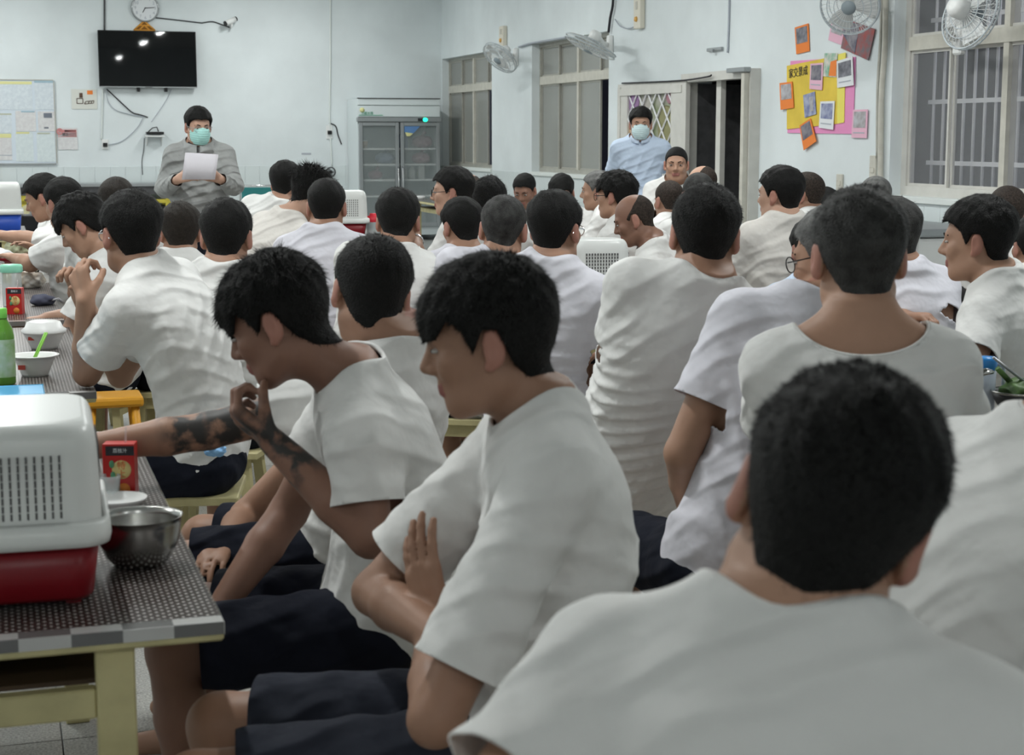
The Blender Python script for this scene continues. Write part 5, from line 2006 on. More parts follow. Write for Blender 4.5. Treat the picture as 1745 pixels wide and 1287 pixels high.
t = R_thing('tube_bracket', 'small grey bracket on the wall above the door', 'bracket', 1221, 84)
t.rotation_euler.z = ANG - math.pi / 2
bm = BM(); bx(bm, -.16, .16, -.03, 0, -.015, .015, .004); obj('bar', bm, MATS['grey_metal'], t)
bm = BM(); bx(bm, -.02, .02, -.05, -.03, -.03, .0); obj('clip', bm, MATS['grey_metal'], t)


def control_box(label, u, v, hh, lit=None):
    t = R_thing('fan_control', label, 'switch box', u, v)
    t.rotation_euler.z = ANG - math.pi / 2
    bm = BM(); bx(bm, -.09, .09, -.06, 0, -hh, hh, .012, 2); obj('case', bm, mat('ivory', (.74, .70, .60), .5), t)
    bm = BM(); lathe(bm, [(0, 0), (.028, 0), (.022, .02), (0, .02)], 14, M=T(0, -.06, -hh * .4) @ Rx(math.pi / 2)); obj('dial', bm, mat('amber', (.80, .45, .12), .4), t)
    bm = BM(); bx(bm, -.025, .025, -.066, -.06, hh * .2, hh * .7); obj('face_plate', bm, MATS['beige_paint'], t)


control_box('ivory fan control box high on the right wall above the door leaf', 1094, 22, .16)
control_box('ivory fan control box above the first wall fan', 861, 62, .13)


def wall_fan(label, u, v, o, face, R_, pu, pv):
    """cage centre at picture point u,v, o metres off the wall, bracket plate at pu,pv; face: direction it blows"""
    s, z = hitR(u, v, o)
    c = onR(s, z, o)
    s2, z2 = hitR(pu, pv, 0)
    base = onR(s2, z2, 0)
    t = thing('wall_fan', label, 'fan', base, 0, 'wall fans')
    f = Vector(face).normalized()
    cl = c - base
    q = f.to_track_quat('Z', 'Y').to_matrix().to_4x4()
    Mx = Matrix.Translation(cl) @ q
    nR = -RD
    bm = BM(); bx(bm, -.05, .05, -.05, 0, -.11, .11, .012, M=Rz(ANG - math.pi / 2)); obj('wall_plate', bm, MATS['white_plastic'], t)
    back = cl - f * .12
    bm = BM(); tube(bm, [nR * .03, nR * .10 + Vector((0, 0, .02)), (nR * .14 + back) * .5 + Vector((0, 0, .04)), back], .028, 8); obj('arm', bm, MATS['white_plastic'], t)
    bm = BM(); lathe(bm, [(0, -.16), (.05, -.155), (.065, -.12), (.065, -.06), (.04, -.04), (0, -.04)], 20, M=Mx); obj('motor', bm, MATS['white_plastic'], t)
    bm = BM()
    for rr, zz, th in ((R_, 0, .007), (R_ * .99, .03, .006), (R_ * .75, .055, .0035), (R_ * .5, .065, .0035), (R_ * .75, -.03, .0035), (R_ * .5, -.045, .0035)):
        tube(bm, [Mx @ Vector((rr * math.cos(k / 32 * 2 * math.pi), rr * math.sin(k / 32 * 2 * math.pi), zz)) for k in range(33)], th, 5, caps=False)
    obj('cage_ring', bm, mat('fan_blue_grey', (.50, .55, .58), .4), t)
    bm = BM()
    for k in range(36):
        a = k / 36 * 2 * math.pi
        ca, sa = math.cos(a), math.sin(a)
        tube(bm, [Mx @ Vector((rr * ca, rr * sa, zz)) for rr, zz in ((.05, .07), (R_ * .6, .062), (R_ * .95, .035), (R_, .0), (R_ * .9, -.02), (R_ * .5, -.045), (.05, -.05))], .0022, 4, caps=False)
    obj('cage_wires', bm, MATS['white_plastic'], t)
    bm = BM(); lathe(bm, [(0, .085), (.05, .08), (.055, .065), (0, .06)], 20, M=Mx); obj('badge', bm, mat('fan_badge', (.28, .33, .36), .4), t)
    for k in range(3):
        a = k * 2.0944
        bm = BM()
        vs = []
        for rr, wd in ((.03, .035), (R_ * .5, .075), (R_ * .88, .085)):
            vs.append([bm.verts.new(Mx @ (Rz(a) @ Vector((rr, -wd, .012)))), bm.verts.new(Mx @ (Rz(a) @ Vector((rr, wd, -.012))))])
        for i in range(2):
            bm.faces.new((vs[i][0], vs[i + 1][0], vs[i + 1][1], vs[i][1]))
        o_ = obj('blade', bm, mat('blade', (.66, .68, .68), .35), t)
        sm = o_.modifiers.new('t', 'SOLIDIFY'); sm.thickness = .003
    return t


wall_fan('first wall fan, over the pier between the two far windows', 853, 97, .42, (-.55, -.45, -.70), .235, 882, 97)
wall_fan('second wall fan, tilted over the top of the middle window', 1007, 77, .42, (-.42, -.05, -.90), .285, 1043, 78)
wall_fan('third wall fan, above the posters with its face to the room', 1449, 8, .42, (-.35, -.85, -.38), .215, 1492, 5)
wall_fan('fourth wall fan, seen from behind in front of the big window', 1652, 22, .40, (.80, .42, -.25), .235, 1640, 66)

# ------------------------------------------------------------------ posters on the right wall


def zq(x, y):                # coordinates measured on an enlargement of the poster group
    return 1320 + x / 5.594, 30 + y / 5.594


def card(name, label, cat, poly, o, m, th=.004, inner=None, im=None, group=None, strip=None):
    W3 = [hitR(*zq(*p), o) for p in poly]
    cs = sum(p[0] for p in W3) / len(W3); cz = sum(p[1] for p in W3) / len(W3)
    t = thing(name, label, cat, onR(cs, cz, o), ANG - math.pi / 2, group)

    def loc_poly(pp, oo):
        return [(hitR(*zq(*p), oo)[0] - cs, hitR(*zq(*p), oo)[1] - cz) for p in pp]
    bm = BM(); prism(bm, loc_poly(poly, o), -th, 0); obj('card', bm, MATS[m], t)
    if inner:
        bm = BM(); prism(bm, loc_poly(inner, o), -th - .002, -th); obj('picture', bm, MATS[im], t)
    if strip:
        bm = BM(); prism(bm, loc_poly(strip, o), -th - .002, -th); obj('caption', bm, MATS['ink_grey'], t)
    return t


def pic(poly, top=.07, side=.10, bot=.36):
    """picture area of a card: inset quad"""
    A, B_, C_, D_ = [Vector((p[0], p[1])) for p in poly]

    def q(u, v):
        return tuple((A * (1 - u) + B_ * u) * (1 - v) + (D_ * (1 - u) + C_ * u) * v)
    return [q(side, top), q(1 - side, top), q(1 - side, 1 - bot), q(side, 1 - bot)]


def cap(poly):
    A, B_, C_, D_ = [Vector((p[0], p[1])) for p in poly]

    def q(u, v):
        return tuple((A * (1 - u) + B_ * u) * (1 - v) + (D_ * (1 - u) + C_ * u) * v)
    return [q(.12, .80), q(.85, .80), q(.85, .84), q(.12, .84)]


card('poster_sheet', 'bright pink backing sheet under the yellow poster', 'poster', [(155, 415), (775, 375), (750, 1110), (125, 1100)], .004, 'paper_pink')
t = card('poster_sheet', 'yellow poster with brush-written title among photo cards', 'poster', [(120, 460), (480, 388), (600, 352), (600, 1012), (400, 1035), (120, 1065)], .010, 'paper_yellow')
_pl = [hitR(*zq(*p_), .010) for p_ in [(120, 460), (480, 388), (600, 352), (600, 1012), (400, 1035), (120, 1065)]]
_h = hitR(*zq(232, 525), .010)
ts_, tz_ = _h[0] - sum(a_[0] for a_ in _pl) / 6, _h[1] - sum(a_[1] for a_ in _pl) / 6
text_mesh('title', '家交景成', .085, MATS['ink'], t, T(ts_, -.008, tz_) @ FACE_OUT @ Rz(.06))
card('poster_strip', 'lemon yellow strip along the right side of the yellow poster', 'poster', [(600, 352), (680, 332), (665, 1000), (600, 1012)], .010, 'paper_lemon')
G_ = 'photo cards on the right wall'
P1 = [(195, 95), (325, 55), (335, 320), (210, 350)]
card('photo_card', 'orange photo card alone at the upper left of the posters', 'photo card', P1, .006, 'paper_orange', inner=pic(P1), im='photo_grey', group=G_)
P1 = [(555, -10), (685, 35), (640, 262), (515, 215)]
card('photo_card', 'pink photo card under the third wall fan', 'photo card', P1, .006, 'paper_light_pink', inner=pic(P1), im='photo_brown', group=G_)
P1 = [(690, 15), (960, 110), (895, 408), (635, 290)]
card('photo_print', 'large tilted red and grey photo below the third wall fan', 'photo', P1, .012, 'photo_red', inner=[(650, 150), (690, 25), (815, 70), (770, 345)], im='photo_dark', group=G_)
P1 = [(480, 340), (605, 340), (590, 570), (465, 560)]
card('photo_print', 'green and orange picture at the top of the yellow poster', 'photo', P1, .016, 'photo_green', inner=[(540, 420), (600, 400), (588, 560), (520, 555)], im='paper_orange', group=G_)
P1 = [(595, 415), (745, 370), (755, 645), (600, 670)]
card('photo_card', 'white photo card at the upper right of the yellow poster', 'photo card', P1, .022, 'paper', inner=pic(P1, .10), im='photo_grey', group=G_, strip=cap(P1))
P1 = [(345, 440), (465, 430), (455, 692), (335, 680)]
card('photo_card', 'pink photo card beside the brush-written title', 'photo card', P1, .020, 'paper_light_pink', inner=pic(P1), im='photo_dark', group=G_, strip=cap(P1))
P1 = [(50, 625), (170, 610), (185, 860), (60, 880)]
card('photo_card', 'orange photo card at the left edge of the yellow poster', 'photo card', P1, .020, 'paper_orange', inner=pic(P1), im='photo_brown', group=G_)
P1 = [(275, 740), (385, 705), (400, 920), (290, 955)]
card('photo_print', 'dark blue photo in the middle of the yellow poster', 'photo', P1, .018, 'photo_blue', inner=[(335, 760), (370, 750), (375, 890), (345, 900)], im='photo_brown', group=G_)
P1 = [(440, 800), (575, 795), (560, 1070), (425, 1050)]
card('photo_card', 'white photo card at the lower right of the yellow poster', 'photo card', P1, .020, 'paper', inner=pic(P1, .08), im='photo_blue', group=G_, strip=cap(P1))
P1 = [(240, 1030), (345, 960), (400, 1180), (280, 1265)]
card('photo_card', 'orange photo card hanging below the yellow poster', 'photo card', P1, .020, 'paper_orange', inner=pic(P1), im='photo_dark', group=G_)
P1 = [(750, 880), (890, 875), (880, 1150), (735, 1145)]
card('photo_card', 'pink photo card at the lower right of the pink sheet', 'photo card', P1, .012, 'paper_light_pink', inner=pic(P1), im='photo_brown', group=G_, strip=cap(P1))

# chest freezer under the big window
t = thing('chest_freezer', 'white chest freezer under the big window', 'freezer', onR(13.75, 0, .40), ANG - math.pi / 2)
bm = BM(); bx(bm, -.75, .75, -.32, .32, .05, .84, .02, 2); obj('body', bm, MATS['white_plastic'], t)
bm = BM(); bx(bm, -.76, .76, -.33, .33, .845, .90, .012, 2); obj('lid', bm, MATS['grey_metal'], t)
bm = BM(); bx(bm, -.08, .08, -.36, -.33, .80, .87, .006); obj('handle', bm, MATS['dark_steel'], t)
t = thing('pink_leaflet', 'pinkish leaflet lying on the chest freezer', 'paper', onR(13.35, .902, .45), ANG - math.pi / 2 + .2)
bm = BM(); bx(bm, -.15, .15, -.1, .1, 0, .004); obj('sheet', bm, mat('leaflet', (.55, .42, .50), .7), t)

# ================================================================== tables
dots_mat('vinyl_dots', (.040, .030, .027), (.62, .60, .58), .0135, .20)
check_mat('tape_checks', (.55, .55, .54), (.16, .16, .16), 13.0)
mat('wood_dark', (.10, .065, .04), .5, var=.3, vscale=8)


def table(label, xr, y0, y1, w=.75, m='cream_wood', group='dining tables', vinyl='vinyl_dots'):
    """right edge at room x = xr, from y0 (near) to y1; local origin at the near right corner"""
    t = thing('dining_table', label, 'table', CORNER + RD * xr + TD * y0, ANG, group)
    L = y1 - y0
    bm = BM(); bx(bm, -w, 0, 0, L, .718, .745, .004); obj('top', bm, MATS[m], t)
    bm = BM(); bx(bm, -w + .001, -.001, .001, L - .001, .7448, .7485); obj('vinyl_cover', bm, MATS[vinyl], t)
    bm = BM(); bx(bm, -w - .001, .001, -.0015, .035, .7485, .7498); bx(bm, -w - .001, .001, -.0025, -.0005, .730, .7497); obj('edge_tape', bm, MATS['tape_checks'], t)
    bm = BM(); bx(bm, .0002, .0012, 0, L, .728, .7496); obj('side_film', bm, MATS['cling_film'], t)
    for sx in (-w + .165, -.165):
        for sy in (.05, L - .05):
            bm = BM(); bx(bm, sx - .030, sx + .030, sy - .022, sy + .022, 0, .718, .003); obj('leg', bm, MATS[m], t)
    for sy in (.05, L - .05):
        bm = BM(); bx(bm, -w + .195, -.195, sy - .015, sy + .015, .60, .648, .003); obj('end_rail', bm, MATS[m], t)
    for sx in (-w + .165, -.165):
        bm = BM(); bx(bm, sx - .012, sx + .012, .072, L - .072, .60, .648, .003); obj('side_rail', bm, MATS[m], t)
    bm = BM(); bx(bm, -w + .178, -.178, .066, L - .066, .648, .656); obj('under_shelf', bm, MATS['wood_dark'], t)
    return t


table('dotted dining table in the left foreground with the red basket', -6.09, -21.40, -19.62)
table('dining table at left where the man in glasses rests his elbow', -6.14, -18.95, -17.15)
table('dining table at left with the red drink box and mint-lidded jar', -6.15, -16.93, -15.1, m='wood_dark')
table('pale table at far left under the blue basket', -6.17, -11.13, -9.4)
table('dining table at right under the blue-capped pitcher', -3.60, -21.9, -20.25, .62)
table('dining table in the middle under the white basket with green tub', -3.60, -18.35, -16.85, .62)
table('far dining table under the white basket with red tub', -3.50, -12.5, -10.8)
q = PZ(713, 342, .75) - CORNER
table('dining table in front of the fridge', q.dot(RD) + .75, q.dot(TD) - 1.3, q.dot(TD) + .7)
table('dining table behind the folded arms at right', -2.70, -18.4, -17.9, .42)
# green patterned bag and a tray stowed on the shelf of the near table
p = CORNER + RD * -6.45 + TD * -21.1
t = thing('stowed_bag', 'dark green patterned bag stowed under the foreground table top', 'bag', (p.x, p.y, .658), ANG)
bm = BM(); bx(bm, -.12, .14, -.10, .35, 0, .052, .015, 2); obj('bag', bm, mat('green_print', (.20, .24, .05), .7, col2=(.06, .07, .10), vscale=18), t)
bm = BM(); tube(bm, [(-.08, -.10, .03), (0, -.13, .03), (.08, -.10, .03)], .008, 6); obj('strap', bm, MATS['ink'], t)


# ------------------------------------------------------------------ covered baskets
def rrect(w, d, r, n=6):
    out = []
    for cx, cy, a0 in ((w - r, d - r, 0), (-w + r, d - r, 90), (-w + r, -d + r, 180), (w - r, -d + r, 270)):
        for k in range(n + 1):
            a = math.radians(a0 + 90 * k / n)
            out.append((cx + r * math.cos(a), cy + r * math.sin(a)))
    return out


def loft(bm, secs, cap0=True, cap1=True):
    """secs: (half w, half d, corner r, z)"""
    rings = []
    for w, d, r, z in secs:
        rings.append([bm.verts.new((x, y, z)) for x, y in rrect(w, d, min(r, w * .99, d * .99))])
    for a, b in zip(rings[:-1], rings[1:]):
        n = len(a)
        for k in range(n):
            f = bm.faces.new((a[k], a[(k + 1) % n], b[(k + 1) % n], b[k])); f.smooth = True
    if cap0: bm.faces.new(rings[0][::-1])
    if cap1: bm.faces.new(rings[-1])
    return bm


def basket(label, loc, rz, w, d, hb, hl, tub, slots=True, big=True):
    t = thing('dish_basket', label, 'dish basket', loc, rz, 'covered dish baskets')
    bm = BM(); loft(bm, [(w * .80, d * .80, .03, .012), (w * .84, d * .84, .035, .02), (w * .92, d * .92, .04, hb), (w * .88, d * .88, .04, hb), (w * .80, d * .80, .03, .03)], True, True)
    obj('tub', bm, MATS[tub], t)
    for sx in (-1, 1):
        for sy in (-1, 1):
            bm = BM(); bx(bm, sx * w * .6 - .012, sx * w * .6 + .012, sy * d * .6 - .012, sy * d * .6 + .012, 0, .014); obj('foot', bm, MATS[tub], t)
    bm = BM(); loft(bm, [(w * .93, d * .93, .045, hb - .002), (w * 1.04, d * 1.04, .05, hb), (w * 1.06, d * 1.06, .055, hb + .012), (w * 1.05, d * 1.05, .055, hb + .034), (w * .99, d * .99, .05, hb + .040), (w * .97, d * .97, .05, hb + .022)], True, True)
    obj('rim_tray', bm, MATS['basket_white'], t)
    z0 = hb + .024
    secs = []
    for k in range(9):
        a = k / 8 * math.pi / 2
        secs.append((w * (.93 - .30 * (1 - math.cos(a)) * .55), d * (.93 - .30 * (1 - math.cos(a)) * .55), .05, z0 + hl * .70 + hl * .30 * math.sin(a)))
    secs = [(w * .96, d * .96, .05, z0), (w * .95, d * .95, .05, z0 + hl * .35)] + secs
    bm = BM(); loft(bm, secs, False, True)
    lid = obj('lid', bm, MATS['basket_white'], t)
    if slots:
        bm = BM(); bx(bm, -.0017, .0017, -.0012, .0012, -.0055, .0055)
        sme = bpy.data.meshes.new('slot'); bm.to_mesh(sme); bm.free(); sme.materials.append(MATS['slot_dark'])
        nx, nz = (12, 8)
        for face in (0, 1):
            for i in range(nx):
                for j in range(nz):
                    f = (i - (nx - 1) / 2) / (nx - 1)
                    zz = z0 + hl * (.16 + .52 * j / (nz - 1))
                    o_ = bpy.data.objects.new('slot', sme); COL.objects.link(o_); o_.parent = lid
                    kx = .955 - .01 * (zz - z0) / hl
                    if face == 0:
                        o_.location = (f * w * 1.0 - w * .10 * 0, -d * kx, zz)
                    else:
                        o_.location = (w * kx, f * d * 1.0, zz); o_.rotation_euler = (0, 0, math.pi / 2)
                    if not big:
                        o_.scale = (1.5, 1, .9)
    return t


mat('basket_white', (.80, .82, .80), .30, spec=.5)
mat('slot_dark', (.10, .10, .10), .6)
p = PZ(40, 1042, .75) + TD * .16
basket('large white-lidded dish basket with dark red tub on the foreground table', (p.x, p.y, .7485), ANG - .03, .138, .19, .108, .172, 'red_plastic')
p = PZ(1016, 532, .75)
basket('white-lidded dish basket with green tub in the middle of the hall', (p.x, p.y + .05, .7485), ANG - .12, .135, .12, .10, .19, 'green_plastic', big=False)
p = PZ(588, 402, .75)
basket('white-lidded dish basket with red tub on the far table', (p.x, p.y, .7485), ANG - .1, .17, .13, .10, .22, 'red_plastic', big=False)
p = PZ(0, 400, .75)
basket('white-lidded dish basket with blue tub at the far left', (p.x - .03, p.y + .25, .7485), ANG, .13, .17, .15, .22, 'blue_plastic', slots=False)


# ------------------------------------------------------------------ things on the left tables
def lathe_thing(name, label, cat, u, v, parts, z=.7485, group=None, dz=0):
    p = PZ(u, v, z)
    t = thing(name, label, cat, (p.x, p.y, z + dz), 0, group)
    for nm, prof, m in parts:
        bm = BM(); lathe(bm, prof, 40); obj(nm, bm, MATS[m], t)
    return t


# steel bowl
bw = [(0, .002), (.036, .0), (.046, .003), (.059, .018), (.070, .045), (.0745, .075), (.0755, .088), (.078, .089), (.0735, .0875), (.0725, .075), (.068, .046), (.057, .020), (.040, .007), (0, .006)]
lathe_thing('steel_bowl', 'stainless steel bowl on the foreground table beside the red basket', 'bowl', 238, 962, [('bowl', bw, 'steel')])


def juice(label, u, v, rz):
    p = PZ(u, v, .7485)
    t = thing('juice_box', label, 'drink box', (p.x, p.y, .7485), rz, 'red juice boxes')
    bm = BM(); bx(bm, -.033, .033, -.021, .021, 0, .112, .001); obj('carton', bm, MATS['box_red'], t)
    bm = BM(); bx(bm, -.026, .033, -.0216, -.0208, .088, .108); obj('dark_band', bm, MATS['ink'], t)
    bm = BM(); lathe(bm, [(0, 0), (.020, 0), (.020, .0008), (0, .0008)], 28, M=T(.006, -.0208, .058) @ Rx(math.pi / 2)); ro = obj('yellow_roundel', bm, MATS['box_yellow'], t)
    text_mesh('lettering', '特', .019, MATS['box_letter'], ro, T(.006, -.0222, .066) @ FACE_OUT)
    text_mesh('lettering', '上', .019, MATS['box_letter'], ro, T(.006, -.0222, .048) @ FACE_OUT)
    for dx, dz in ((-.014, .070), (-.012, .046)):
        bm = BM(); lathe(bm, [(0, 0), (.0065, 0), (.0065, .0008), (0, .0008)], 14, M=T(dx, -.0224, dz) @ Rx(math.pi / 2) @ Matrix.Diagonal((.8, 1.3, 1, 1))); obj('printed_fruit', bm, MATS['leaf_green'], ro)
    bm = BM(); lathe(bm, [(0, 0), (.013, 0), (.013, .0008), (0, .0008)], 20, M=T(.010, -.0208, .016) @ Rx(math.pi / 2)); obj('orange_patch', bm, MATS['box_orange'], t)
    bm = BM(); tube(bm, [(.012, 0, .112), (.014, 0, .145)], .0025, 8); obj('straw', bm, MATS['cling_film'], t)
    text_mesh('small_lettering', '荔枝汁', .010, MATS['paper'], t, T(.004, -.0222, .098) @ FACE_OUT)
    return t


mat('box_red', (.50, .025, .022), .35); mat('box_yellow', (.74, .62, .26), .4); mat('box_letter', (.70, .16, .05), .5); mat('box_orange', (.72, .24, .04), .4)
juice('red juice box with straw beside the red basket in the foreground', 207, 843, .05)
juice('red juice box on the left table before the mint-lidded jar', 27, 535, .0)
# white lid plate, blue chopsticks, clear cup
lathe_thing('plate_lid', 'white plastic plate lying between the juice box and the steel bowl', 'plate', 200, 862, [('plate', [(0, .004), (.045, .004), (.058, .016), (.061, .018), (.060, .014), (.046, 0), (0, 0)], 'white_plastic')])
for k in (0, 1):
    a = PZ(205 + 6 * k, 880 - 3 * k, .785); b = PZ(276, 879 - 4 * k, .785)
    bm = BM(); tube(bm, [(0, 0, 0), b - a], .0032, 6)
    tag(obj('chopstick', bm, mat('chopstick_blue', (.32, .45, .62), .4), None, a), ('lower', 'upper')[k] + ' pale blue chopstick resting over the steel bowl', 'chopstick', 'blue chopsticks')
lathe_thing('clear_cup', 'clear plastic cup behind the red basket', 'cup', 188, 850, [('cup', [(0, 0), (.018, 0), (.023, .05), (.021, .05), (.016, .003), (0, .003)], 'clear_plastic')])
# table two
bowl2 = [(0, .0), (.040, .0), (.043, .008), (.060, .050), (.064, .060), (.076, .063), (.077, .067), (.062, .066), (.056, .050), (.040, .012), (0, .010)]
t = lathe_thing('paper_bowl', 'white bowl with green chopsticks on the left table', 'bowl', 60, 640, [('bowl', bowl2, 'white_plastic')])
bm = BM(); bx(bm, -.036, -.014, -.058, -.054, .026, .040); obj('printed_label', bm, MATS['paper_red'], t)
p = PZ(60, 640, .7485)
for k in (0, 1):
    bm = BM(); tube(bm, [Vector((-.02 + .006 * k, .0, .02)), Vector((.032 + .006 * k, .02, .135))], .0035, 6)
    tag(obj('chopstick', bm, mat('lime', (.28, .62, .10), .4), None, (p.x, p.y, .7485)), ('left', 'right')[k] + ' lime green chopstick standing in the white bowl', 'chopstick', 'green chopsticks')
bl = [(0, 0), (.045, 0), (.050, .010), (.068, .050), (.074, .058), (.074, .062), (0, .062)]
t = lathe_thing('lidded_bowl', 'white bowl covered with a white lid on the left table', 'bowl', 76, 594, [('bowl', bl, 'white_plastic'), ('lid', [(.078, .060), (.079, .068), (.066, .078), (.058, .096), (.045, .100), (0, .101)], 'white_plastic')])
bm = BM(); bx(bm, -.040, -.018, -.060, -.056, .036, .048); obj('printed_label', bm, MATS['paper_red'], t)
# tea bottle
lathe_thing('tea_bottle', 'green tea bottle with bright green cap at the left edge', 'bottle', 8, 655, [
    ('bottle', [(0, 0), (.030, 0), (.034, .006), (.034, .06), (.032, .065), (.034, .072), (.034, .15), (.030, .172), (.016, .198), (.0145, .206), (0, .206)], 'tea'),
    ('label_band', [(.0346, .025), (.0350, .03), (.0350, .135), (.0346, .14)], 'lime_label'),
    ('cap', [(.0165, .204), (.0165, .232), (.014, .234), (0, .234)], 'lime_cap')]) if mat('tea', (.14, .36, .05), .15, spec=.6) and mat('lime_label', (.30, .55, .16), .4, col2=(.62, .72, .60), vscale=22) and mat('lime_cap', (.20, .62, .10), .4) else None
# blue board
p = PZ(15, 680, .7485)
t = thing('blue_folder', 'bright blue plastic folder at the near edge of the second left table', 'folder', (p.x - .05, p.y + .10, .7485), ANG)
bm = BM(); bx(bm, -.12, .12, -.10, .08, 0, .010, .004); obj('cover', bm, mat('sky_blue', (.10, .42, .72), .4), t)
bm = BM(); tube(bm, [(-.12, .08, .006), (.12, .08, .006)], .006, 6); obj('spine', bm, MATS['sky_blue'], t)
# orange stool
p = PZ(190, 672, .51)
t = thing('plastic_stool', 'orange plastic stool between the left table and the man in glasses', 'stool', (p.x, p.y, 0), ANG)
bm = BM(); bx(bm, -.115, .115, -.10, .10, .47, .51, .012, 2); obj('seat', bm, MATS['orange_plastic'], t)
for sx in (-1, 1):
    for sy in (-1, 1):
        bm = BM(); tube(bm, [(sx * .08, sy * .07, .475), (sx * .115, sy * .10, 0)], .018, 6); obj('leg', bm, MATS['orange_plastic'], t)
# table three
lathe_thing('lidded_jar', 'clear jar with mint green lid on the left table', 'jar', 22, 522, [
    ('jar', [(0, 0), (.040, 0), (.043, .005), (.043, .15), (.038, .155), (0, .155)], 'clear_plastic'),
    ('lid', [(.047, .152), (.049, .158), (.049, .178), (.044, .186), (0, .187)], 'mint')])


def lump(bm, r, sq, f, seed, flat=True):
    bmesh.ops.create_icosphere(bm, subdivisions=4, radius=r)
    for v_ in bm.verts:
        n = 1 + .16 * math.sin(v_.co.x * f + seed) * math.sin(v_.co.y * f * 1.2 + 1 + seed) * math.sin(v_.co.z * f * .9 + 2) + .07 * math.sin(v_.co.x * f * 2.7) * math.sin(v_.co.z * f * 2.4 + seed)
        v_.co *= n
        v_.co.z = v_.co.z * sq + r * sq * .8
        if flat and v_.co.z < 0: v_.co.z = 0
    return bm


p = PZ(50, 490, .7485)
t = thing('plastic_bag', 'crumpled clear plastic bag of food behind the red juice box', 'bag', (p.x, p.y, .7485))
obj('bag', lump(BM(), .075, .62, 55, 1), mat('bag_white', (.70, .69, .66), .25, col2=(.52, .42, .30), vscale=14), t, smooth=True)
bm = BM(); tube(bm, [(.03, 0, .08), (.05, 0, .11), (.075, .01, .12)], .012, 6, r2=.02); obj('knot', bm, MATS['bag_white'], t)
p = PZ(72, 520, .7485)
t = thing('folded_mask', 'dark blue-grey cloth mask crumpled on the left table', 'cloth', (p.x, p.y, .7485), .3)
obj('cloth', lump(BM(), .055, .5, 40, 3), mat('mask_navy', (.075, .08, .12), .9), t, smooth=True)
bm = BM(); tube(bm, [(.03, -.02, .02), (.07, -.03, .03), (.09, 0, .01), (.07, .02, .02)], .005, 6); obj('loop', bm, MATS['paper_grey'], t)
# tray with greens further back
p = PZ(30, 452, .7485)
t = thing('red_tray', 'red serving tray on the left table', 'tray', (p.x, p.y + .3, .7485), ANG)
bm = BM(); loft(bm, [(.20, .14, .03, 0), (.23, .17, .03, .03), (.235, .175, .03, .03), (.205, .145, .03, .006)], True, True); obj('tray', bm, MATS['red_plastic'], t)
bm = BM(); bx(bm, -.24, .24, -.178, -.172, .026, .034); obj('rim', bm, MATS['red_plastic'], t)
for k, (dx, dy, sd) in enumerate(((-.08, 0, 1), (.04, .03, 4))):
    t2 = thing('leafy_greens', ('pale bunch of greens on the red tray, left one', 'pale bunch of greens on the red tray, right one')[k], 'vegetables', (p.x + dx, p.y + .3 + dy, .757))
    obj('leaves', lump(BM(), .085, .8, 45, sd), mat('greens', (.42, .45, .30), .6, col2=(.10, .09, .04), vscale=20), t2, smooth=True)
    bm = BM(); tube(bm, [(0, 0, .05), (.06, .02, .10), (.09, .03, .15)], .02, 6, r2=.006); obj('stalk', bm, MATS['greens'], t2)
p = PZ(14, 446, .7485)
t = thing('white_napkin', 'crumpled white napkin beside the red tray', 'napkin', (p.x, p.y - .12, .7485))
obj('paper', lump(BM(), .07, .7, 38, 6), MATS['paper'], t, smooth=True)

# ------------------------------------------------------------------ things on the other tables
p = PZ(1676, 706, .7485)
t = thing('water_pitcher', 'clear pitcher with blue lid at right behind the scoop-neck shirt', 'pitcher', (p.x, p.y, .7485))
bm = BM(); lathe(bm, [(0, 0), (.026, 0), (.028, .004), (.029, .125), (0, .126)], 28); obj('body', bm, mat('frosted', (.55, .62, .72), .3, alpha=.75), t)
bm = BM(); lathe(bm, [(.030, .124), (.031, .130), (.031, .150), (.026, .158), (0, .159)], 28); obj('lid', bm, mat('lid_blue', (.03, .24, .62), .3), t)
bm = BM(); tube(bm, [(.028, 0, .14), (.05, 0, .13), (.05, 0, .06), (.028, 0, .04)], .005, 6); obj('handle', bm, MATS['frosted'], t)
p = PZ(1600, 718, .7485)
t = thing('steel_pot', 'stainless steel pot behind the right shoulder of the scoop-neck shirt', 'pot', (p.x, p.y, .7485))
bm = BM(); lathe(bm, [(0, 0), (.085, 0), (.095, .01), (.10, .165), (.106, .17), (.097, .168), (.09, .012), (0, .01)], 40); obj('pot', bm, MATS['steel'], t)
for s_ in (-1, 1):
    bm = BM(); tube(bm, [(s_ * .1, -.03, .13), (s_ * .13, -.02, .135), (s_ * .13, .02, .135), (s_ * .1, .03, .13)], .006, 6); obj('handle', bm, MATS['steel'], t)
p = PZ(1738, 712, .7485)
t = thing('serving_bowl', 'dark serving bowl at the right edge of the picture', 'bowl', (p.x, p.y, .7485))
bm = BM(); lathe(bm, [(0, 0), (.04, 0), (.07, .05), (.078, .07), (.07, .066), (.035, .01), (0, .01)], 32); obj('bowl', bm, MATS['dark_steel'], t)
bm = BM(); lathe(bm, [(.078, .069), (.081, .072), (.078, .075)], 32); obj('rim', bm, MATS['steel'], t)
t = thing('leafy_greens', 'green vegetables heaped in the dark serving bowl', 'vegetables', (p.x, p.y, .785))
obj('leaves', lump(BM(), .055, .7, 60, 2), mat('veg_green', (.10, .20, .05), .5, col2=(.03, .06, .02), vscale=30), t, smooth=True)
bm = BM(); tube(bm, [(-.02, 0, .05), (-.07, -.01, .10)], .008, 6); obj('stalk', bm, MATS['veg_green'], t)
bm = BM(); tube(bm, [(0, 0, 0), Vector((-.115, -.02, .085))], .004, 6)
